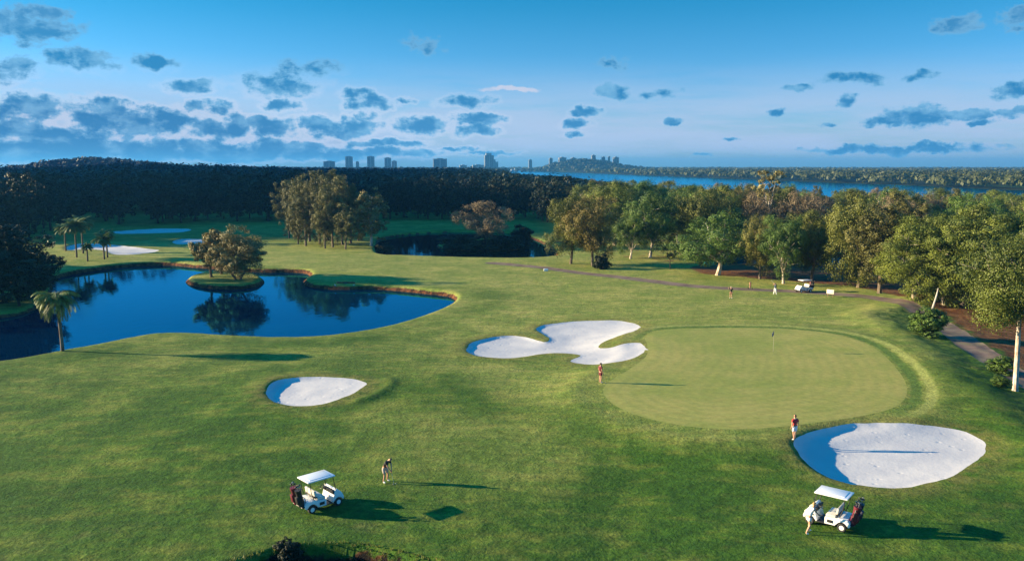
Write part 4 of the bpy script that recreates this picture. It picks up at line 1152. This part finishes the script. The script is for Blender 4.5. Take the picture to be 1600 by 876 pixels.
p6 = person('distant golfer in white trousers swinging a club near the cart', (x, y, z), R(150), pose_swing(), W['blue'], W['white'], W['shoe'], W['brown'], 1.0, cap=W['blue'], long_trousers=True)
club('club raised by the distant golfer in white trousers', local(p6, (.19, .18, 1.66)), local(p6, (.62, -.30, 2.0)))
# pull trolley with a tan bag, standing between the two distant golfers
x, y, z = at_ground(1172, 452)
t = thing('golf_trolley', 'tan golf bag on a two wheeled pull trolley between the distant golfers', 'golf trolley', (x, y, z), R(60))
MB().lathe([(.11, 0), (.14, .03), (.14, .5), (.15, .86), (.12, .88)], 'Z', (0, 0, .25), 14).build('bag_body', W['tan'], t)
MB().box((-.15, 0, .62), (.1, .2, .36), bevel=.03).build('pocket', W['tan'], t)
MB().tube([(.16, 0, .2), (.18, 0, .9), (.45, 0, 1.1)], .018, 6).build('handle', M['black'], t)
for s in (-1, 1):
    w = MB().lathe([(.05, -.02), (.14, -.02), (.15, 0), (.14, .02), (.05, .02)], 'Y', (.05, s * .3, .15), 16).build('wheel', M['rubber'], t)
MB().tube([(.05, -.3, .15), (.05, .3, .15)], .012, 6).tube([(.05, 0, .15), (.16, 0, .3)], .014, 6).build('axle', M['steel'], t)
for k in range(4): MB().tube([(.03 * k - .05, .04, .7), (.03 * k - .05, .05, 1.2 + .03 * k)], .008, 5).build('club', M['steel'], t)

# ------------------------------------------------------------------ flag, sign, markers, pond outlet, boat
x, y, z = at_ground(1208, 549)
t = thing('flagstick', 'flagstick with dark flag in the putting green', 'flag', (x, y, z))
MB().tube([(0, 0, -.05), (0, 0, 2.2)], .010, 8).build('pole', W['beige'], t)
V = []; F = []
nu, nv = 9, 5
for i in range(nu):
    for j in range(nv):
        u = i / (nu - 1); v = j / (nv - 1); V.append((-.02 - .40 * u * math.cos(.6 + .4 * u) , -.10 * math.sin(u * 5) - .26 * u, 2.18 - .50 * v * (1 - .35 * u) - .34 * u))
for i in range(nu - 1):
    for j in range(nv - 1): F.append((i * nv + j, i * nv + j + 1, (i + 1) * nv + j + 1, (i + 1) * nv + j))
fl_ = link('flag', fast_mesh('flag', V, np.array(F), [W['blue']]), t); fl_.modifiers.new('thickness', 'SOLIDIFY').thickness = .006
MB().lathe([(.054, -.02), (.056, .012), (.04, .013)], 'Z', n=16).build('cup', M['black'], t)

x, y, z = at_ground(1297, 464)
t = thing('sign', 'small cream sign board on two low posts beside the path', 'sign', (x, y, z), R(-42))
MB().box((0, 0, .78), (1.05, .06, .62), bevel=.015).build('board', M['cream'], t)
for s in (-1, 1): MB().box((s * .38, .05, .38), (.09, .07, .9), bevel=.01).build('post', M['wood'], t)

x, y, z = at_ground(853, 423.5)
t = thing('tee_marker', 'tiny white rounded marker block beside the grey path', 'marker', (x, y, z))
MB().box((0, 0, .22), (.85, .45, .5), bevel=.14).build('marker_body', M['white'], t)

ox, oy = at(538, 452, WATER_Z)
t = thing('pond_outlet', 'pale concrete drain outlet with a dark mouth in the red pond bank', 'drain outlet', (ox, oy + .9, WATER_Z))
MB().box((0, .55, .42), (3.0, .3, 1.2), bevel=.03).build('headwall', M['bark_brown'], t)
MB().lathe([(.50, .0), (.50, .45), (.40, .45), (.40, .0)][:2], 'Y', (0, -.12, .42), 18).build('pipe_mouth', M['black'], t)
for s, a in ((-1, 28), (1, -30)):
    MB().box((s * 1.75, -.15, .32), (.24, 1.7, .85), Matrix.Rotation(R(a), 3, 'Z'), bevel=.03, taper=.8).build('wing_wall', M['concrete'], t)

bx_, by_ = at(803, 268.2, WATER_Z)
t = thing('boat', 'small dark ferry boat on the far bend of the river', 'boat', (bx_, by_, WATER_Z), R(12), scale=(1.5, 1.5, 1.5))
hull = [(-9, .2), (-9.3, 1.9), (9.8, 2.3), (8, .2), (7.5, -.4), (-8.5, -.4)]
MB().prism(hull, -2.4, 2.4, .4).build('hull', W['blue'], t)
cb = MB().box((-1, 0, 3.2), (11, 4, 2.2), bevel=.2).build('cabin', M['white'], t)
MB().box((-1, 0, 3.5), (10.6, 4.06, .8)).build('window_band', M['black'], cb)
MB().box((2.5, 0, 5.1), (3.2, 3, 1.6), bevel=.2).build('wheelhouse', M['white'], t)

# ------------------------------------------------------------------ the town on the skyline
def tower_mat(name, a):
    m, t, b = new_mat(name); co = t.n('ShaderNodeTexCoord').outputs['Object']
    n = t.noise(.08, 3, .6, co); t.L.new(t.mix(n, tuple(.8 * v for v in a), a), b.inputs['Base Color']); b.inputs['Roughness'].default_value = .7
    return m
M['tower_pale'] = tower_mat('pale_render', (.38, .38, .38)); M['tower_grey'] = tower_mat('grey_render', (.22, .23, .24)); M['glass'] = plain('window_glass', (.03, .04, .05), .2, var=.3, scale=.2)
def tower(label, x0, x1, yt, D, mat, steps=None, name='apartment_tower', group='towers of the town on the skyline'):
    cx = x_at((x0 + x1) / 2, 255, D); w = (x1 - x0) / FPX * D; top = z_at((x0 + x1) / 2, yt, D); g = h1(cx, D)
    t = thing(name, label, 'tower', (cx, D, g), R(8), group)
    H = top - g - 2; dp = min(w, 26)
    mb = MB().box((0, 0, H / 2 - 1), (w, dp, H + 2), bevel=.3)
    if steps:
        for sx, sw, sh in steps: mb.box((sx * w, .3, (H + sh) / 2 - 1), (sw * w, dp * .8, H + sh + 2), bevel=.3)
    mb.build('tower_body', mat, t)
    n = max(3, int(H / 3.2)); wb = MB()
    for k in range(n):
        zz = (k + .55) * H / n
        for j in (-1, 1): wb.box((j * w * .24, -dp / 2, zz), (w * .38, .5, H / n * .5))
        for j in (-1, 1): wb.box((j * w / 2, 0, zz), (.5, dp * .7, H / n * .5))
    wb.build('window_bands', M['glass'], t)
    MB().box((0, 0, H + 1), (w * .42, dp * .5, 3.2), bevel=.2).build('plant_room', mat, t)
    MB().box((0, 0, H + .15), (w * 1.02, dp * 1.03, .5)).build('parapet', mat, t)
    return t
for a in [('lowest broad grey block at the left end of the skyline towers', 506, 523, 251.5, 3100, 'tower_grey'), ('tall slim pale tower, leftmost of the two equal tall ones', 540, 551, 244, 3200, 'tower_pale'), ('short thin tower between the two equal tall ones', 556, 561, 252, 3300, 'tower_grey'),
          ('tall slim pale tower, right one of the two equal tall ones', 574, 585, 244, 3200, 'tower_pale'), ('stepped pale tower right of the equal tall pair', 601, 611, 246, 3250, 'tower_pale'), ('lower block joined to the right of the stepped pale tower', 612, 620, 251, 3300, 'tower_pale'),
          ('wide slab block standing alone in the middle of the skyline', 677, 698, 247.5, 3000, 'tower_grey'), ('low white block left of the domed dark tower', 718, 729, 257.5, 3050, 'tower_pale'), ('low long block left of the domed dark tower', 738, 756, 257, 3100, 'tower_pale'),
          ('lone slim tower left of the wooded town hill', 826, 831, 249, 3000, 'tower_grey')]:
    tower(a[0], *a[1:5], M[a[5]])
tower('highest dark tower with stepped domed top in the middle of the skyline', 757, 771, 242, 2950, M['tower_grey'], [(-.05, .6, 8), (.5, .4, -14), (.8, .4, -22)])
for lab, x0, x1, yt in [('first block from the left on the wooded town hill', 858, 863, 246.5), ('wide block on the left shoulder of the town hill', 873, 884, 245.5), ('twin block left of the hill top', 892, 899, 246), ('highest tower on the town hill', 924, 930, 242), ('tower right of the highest one on the hill', 940, 945, 244.5), ('slim tower between two others right of the hill top', 950, 953, 244), ('last square tower on the right of the hill', 958, 966, 245), ('low block in the saddle of the town hill', 907, 915, 248)]:
    tower(lab, x0, x1, yt, 2760, M['tower_grey'], group='towers on the wooded town hill')
hp = np.random.RandomState(9); q_ = np.stack([235 + hp.normal(size=260) * 110, 2700 + hp.normal(size=260) * 90], 1)
mass('hill_trees', q_, hp.uniform(8, 13, 260), hp.uniform(12, 20, 260), 40, 3.0, M['leaf_massdark'], 12)
q_ = np.stack([-700 + hp.normal(size=420) * 85, 1440 + hp.normal(size=420) * 110], 1)
mass('hill_trees', q_, hp.uniform(8, 13, 420), hp.uniform(9, 15, 420), 50, 1.7, M['leaf_massdark'], 13)
q_ = np.stack([-345 + hp.normal(size=420) * 80, 720 + hp.normal(size=420) * 80], 1)
mass('hill_trees', q_, hp.uniform(8, 12, 420), hp.uniform(8, 12, 420), 70, 1.0, M['leaf_massdark'], 14)

# ------------------------------------------------------------------ sun, sky, clouds, air
SUN_EL, SUN_AZ = R(13.5), R(-83)         # azimuth from +y towards +x: the sun stands on the left, a little ahead
sd_ = Vector((math.sin(SUN_AZ) * math.cos(SUN_EL), math.cos(SUN_AZ) * math.cos(SUN_EL), math.sin(SUN_EL)))
sl = bpy.data.lights.new('sun', 'SUN'); sl.energy = 5.0; sl.angle = R(.5); sl.color = (1.0, .78, .47)
so = bpy.data.objects.new('sun', sl); COL.objects.link(so); so.location = sd_ * 500; so.rotation_euler = (-sd_).to_track_quat('-Z', 'Y').to_euler()

wld = bpy.data.worlds.new('World'); scene.world = wld; wld.use_nodes = True
t = NT(wld.node_tree); bg = wld.node_tree.nodes['Background']
sky = t.n('ShaderNodeTexSky', sky_type='NISHITA'); sky.sun_disc = False; sky.sun_elevation = SUN_EL; sky.sun_rotation = SUN_AZ; sky.altitude = 0; sky.air_density = 1.0; sky.dust_density = .6; sky.ozone_density = 2.0
SKY_TINT = (.27, .46, .82)
dirv = t.n('ShaderNodeTexCoord').outputs['Generated']
sx_ = t.n('ShaderNodeSeparateXYZ'); t.L.new(dirv, sx_.inputs[0])
az = t.math('ARCTAN2', sx_.outputs[0], sx_.outputs[1]); el = t.math('ARCSINE', sx_.outputs[2])
cmb = t.n('ShaderNodeCombineXYZ'); t.L.new(az, cmb.inputs[0]); t.L.new(el, cmb.inputs[1]); pos = cmb.outputs[0]
hz = t.ss(el, .24, .0)
sc_ = t.mix(1.0, sky.outputs[0], SKY_TINT, 'MULTIPLY')
sc_ = t.mix(hz, t.mix(1.0, sc_, (.03, .72, .61), 'MULTIPLY'), sc_)
# each cloud: centre and half sizes in the frame of the photograph, turned into a direction
CL = [(45,40,62,27,1),(130,97,44,14,.8),(32,107,32,15,.7),(240,95,34,10,.9),(298,133,40,9,.7),(440,131,50,17,.9),(485,104,45,11,.5),(445,163,24,8,.9),(575,160,32,10,.95),(560,149,24,8,.8),(632,156,14,4,.6),(730,160,34,9,.95),
      (750,186,34,8,.9),(745,203,26,9,.8),(655,195,42,13,.95),(665,68,30,13,.35),(955,143,24,11,.8),(1027,148,28,7,.6),(915,177,19,7,1),(897,194,20,7,1),(900,209,20,4,.5),(1045,187,16,5,.8),(960,97,26,9,.3),(1245,139,20,6,.8),(1295,122,28,9,.7),(1355,124,22,8,.5),(1328,155,14,10,.8),
      (1220,180,14,7,.9),(1435,180,48,17,1),(1385,190,26,9,1),(1530,178,46,8,.9),(1435,118,26,7,.5),(1495,38,42,13,.4),(1590,30,40,14,.4),(1585,140,28,12,.9),(1410,234,120,7,1),(1320,236,60,5,.8),(1470,228,40,5,.9),(1298,197,18,3,.7),(1535,190,20,5,.8),(1090,240,16,3,.6),(1145,214,10,3,.5),(1590,170,14,6,.9),
      (55,168,50,15,.7),(20,200,36,18,1),(160,196,44,26,1),(240,188,66,18,1),(182,170,24,14,.9),(335,200,40,14,1),(370,194,24,16,.9),(430,200,34,16,1),(410,190,20,10,.9),(500,196,24,15,1),(548,198,42,13,1),(566,182,16,7,.7),(310,164,14,8,.7),(340,165,24,9,.5),
      (80,230,170,17,1.1),(260,232,150,14,1.1),(420,234,130,12,1.1),(560,238,120,7,1),(600,224,60,5,.7),(80,212,60,14,1),(-120,200,120,40,1.1),(-60,120,50,18,.8),(1720,200,80,14,1),(1700,110,60,12,.7),(90,238,270,13,1.7),(420,241,180,9,1.5),(720,232,30,3,.5),(760,238,40,2.5,.6)]
wv = t.noise(14, 5, .62, pos, out=1); w2 = t.noise(46, 4, .65, pos, out=1)
warp = t.vmath('ADD', t.vmath('MULTIPLY', t.vmath('SUBTRACT', wv, (.5, .5, .5)), (.050, .022, 0)), t.vmath('MULTIPLY', t.vmath('SUBTRACT', w2, (.5, .5, .5)), (.022, .012, 0)))
wp = t.vmath('ADD', pos, warp)
acc = None
for cx, cy, hw, hh, s in CL:
    s = .35 + .65 * s
    d = ray(cx, cy); d = d / np.linalg.norm(d); a0 = math.atan2(d[0], d[1]); e0 = math.asin(d[2])
    ex = (hw * 1.2) / FPX * math.cos(a0); ey = (hh * 1.25) / FPX * math.cos(a0)
    mp = t.n('ShaderNodeMapping', vector_type='POINT'); t.L.new(wp, mp.inputs[0])
    mp.inputs['Location'].default_value = (-a0 / ex, -e0 / ey, 0); mp.inputs['Scale'].default_value = (1 / ex, 1 / ey, 0)
    dd = t.vmath('DOT_PRODUCT', mp.outputs[0], mp.outputs[0], out=1)
    f = t.math('MULTIPLY_ADD', dd, -s, s)
    acc = f if acc is None else t.math('MAXIMUM', acc, f)
fn = t.noise(44, 6, .62, t.vmath('MULTIPLY', pos, (1, 1.5, 1)))
dens = t.math('ADD', acc, t.math('MULTIPLY', t.math('SUBTRACT', fn, .48), 3.6))
alpha = t.ss(dens, -.05, .62)
core = t.ss(dens, .25, 1.0)
shade = t.noise(22, 4, .6, t.vmath('MULTIPLY', t.vmath('ADD', pos, (0, .012, 0)), (1, 1.6, 1)))
CLOUD_DARK, CLOUD_RIM = (.004, .070, .160), (.058, .148, .235)
ccol = t.mix(t.math('MULTIPLY', core, t.ss(shade, .30, .52)), CLOUD_RIM, CLOUD_DARK)
up_ = t.ss(el, .10, .20)
ccol = t.mix(t.math('MULTIPLY', up_, .6), ccol, (.050, .120, .200))
# thin pale veil low in the sky and one rosy wisp
veil = t.math('MULTIPLY', t.math('MULTIPLY', t.ss(el, .0, .02), t.ss(el, .13, .03)), t.ss(t.noise(3.5, 5, .6, t.vmath('MULTIPLY', pos, (1, 9, 1))), .22, .58))
hi = t.vmath('SCALE', sc_); t.L.new(t.math('MULTIPLY_ADD', t.ss(el, .24, .65), 1.25, 1.0), hi.node.inputs[3])   # sky above the frame brightened, added as blue fill for the shadows
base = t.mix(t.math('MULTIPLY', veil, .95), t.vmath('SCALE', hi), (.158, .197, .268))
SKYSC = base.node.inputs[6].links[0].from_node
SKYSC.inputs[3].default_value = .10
d = ray(800, 140); d = d / np.linalg.norm(d); a0 = math.atan2(d[0], d[1]); e0 = math.asin(d[2])
mp = t.n('ShaderNodeMapping'); t.L.new(wp, mp.inputs[0]); ex, ey = 60 / FPX, 6 / FPX
mp.inputs['Location'].default_value = (-a0 / ex, -e0 / ey, 0); mp.inputs['Scale'].default_value = (1 / ex, 1 / ey, 0)
wis = t.math('MULTIPLY_ADD', t.vmath('DOT_PRODUCT', mp.outputs[0], mp.outputs[0], out=1), -1.0, 1.0)
wis = t.ss(t.math('ADD', wis, t.math('MULTIPLY', t.math('SUBTRACT', fn, .5), 1.5)), .1, .9)
base = t.mix(wis, base, (.19, .21, .26))
glow = t.math('MULTIPLY', t.math('MULTIPLY', t.ss(dens, -.9, .05), t.ss(el, .12, .03)), t.ss(az, .30, -.25))
base = t.mix(t.math('MULTIPLY', glow, .8), base, (.205, .235, .290))
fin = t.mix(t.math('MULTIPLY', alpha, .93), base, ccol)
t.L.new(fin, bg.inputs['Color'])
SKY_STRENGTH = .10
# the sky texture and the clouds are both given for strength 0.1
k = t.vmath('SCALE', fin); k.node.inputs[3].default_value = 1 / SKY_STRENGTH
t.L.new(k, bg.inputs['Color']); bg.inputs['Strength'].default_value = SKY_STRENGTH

# unseen cloud added left of the frame, shaped to shade the woods
tgt = Vector((-425, 705, 0)); L_ = 330 / math.tan(SUN_EL); hd = Vector((sd_.x, sd_.y, 0)).normalized()
cc = tgt + hd * L_ + Vector((0, 0, 330))
r = np.random.RandomState(5); mb = MB()
for i in range(46):
    mb.ball((r.uniform(-190, 270), r.uniform(-390, 440), r.uniform(-8, 22)), (r.uniform(70, 110), r.uniform(80, 130), r.uniform(26, 46)), 14)
mb.box((60, 0, 0), (600, 960, 62), bevel=28)
mb.ball((0, 0, 10), (240, 480, 44), 24)
cl = mb.build('shade_cloud', plain('shade_cloud_white', (.8, .8, .82), 1.0, var=.04, spec=0)); cl.location = cc
tag(cl, kind='structure')

HAZE = 1.3e-4
if HAZE:
    m = bpy.data.materials.new('air'); m.use_nodes = True; nt = m.node_tree; nt.nodes.clear()
    o_ = nt.nodes.new('ShaderNodeOutputMaterial'); v_ = nt.nodes.new('ShaderNodeVolumePrincipled')
    v_.inputs['Color'].default_value = (.09, .40, .85, 1); v_.inputs['Density'].default_value = HAZE; v_.inputs['Anisotropy'].default_value = .2
    nt.links.new(v_.outputs[0], o_.inputs['Volume'])
    hb_ = MB().box((0, 4700, 45), (15400, 9900, 100)).build('haze', m, smooth=False); tag(hb_, kind='stuff')

# ------------------------------------------------------------------ render settings
scene.render.engine = 'CYCLES'
cy = scene.cycles
cy.use_denoising = True
try: cy.denoiser = 'OPENIMAGEDENOISE'
except Exception: pass
cy.max_bounces = 5; cy.diffuse_bounces = 2; cy.glossy_bounces = 3; cy.transmission_bounces = 2; cy.transparent_max_bounces = 4; cy.volume_bounces = 0
cy.sample_clamp_indirect = 4
vs = scene.view_settings
vs.view_transform = 'Standard'; vs.look = 'None'; vs.gamma = 1; vs.use_curve_mapping = False
vs.exposure = 1.65
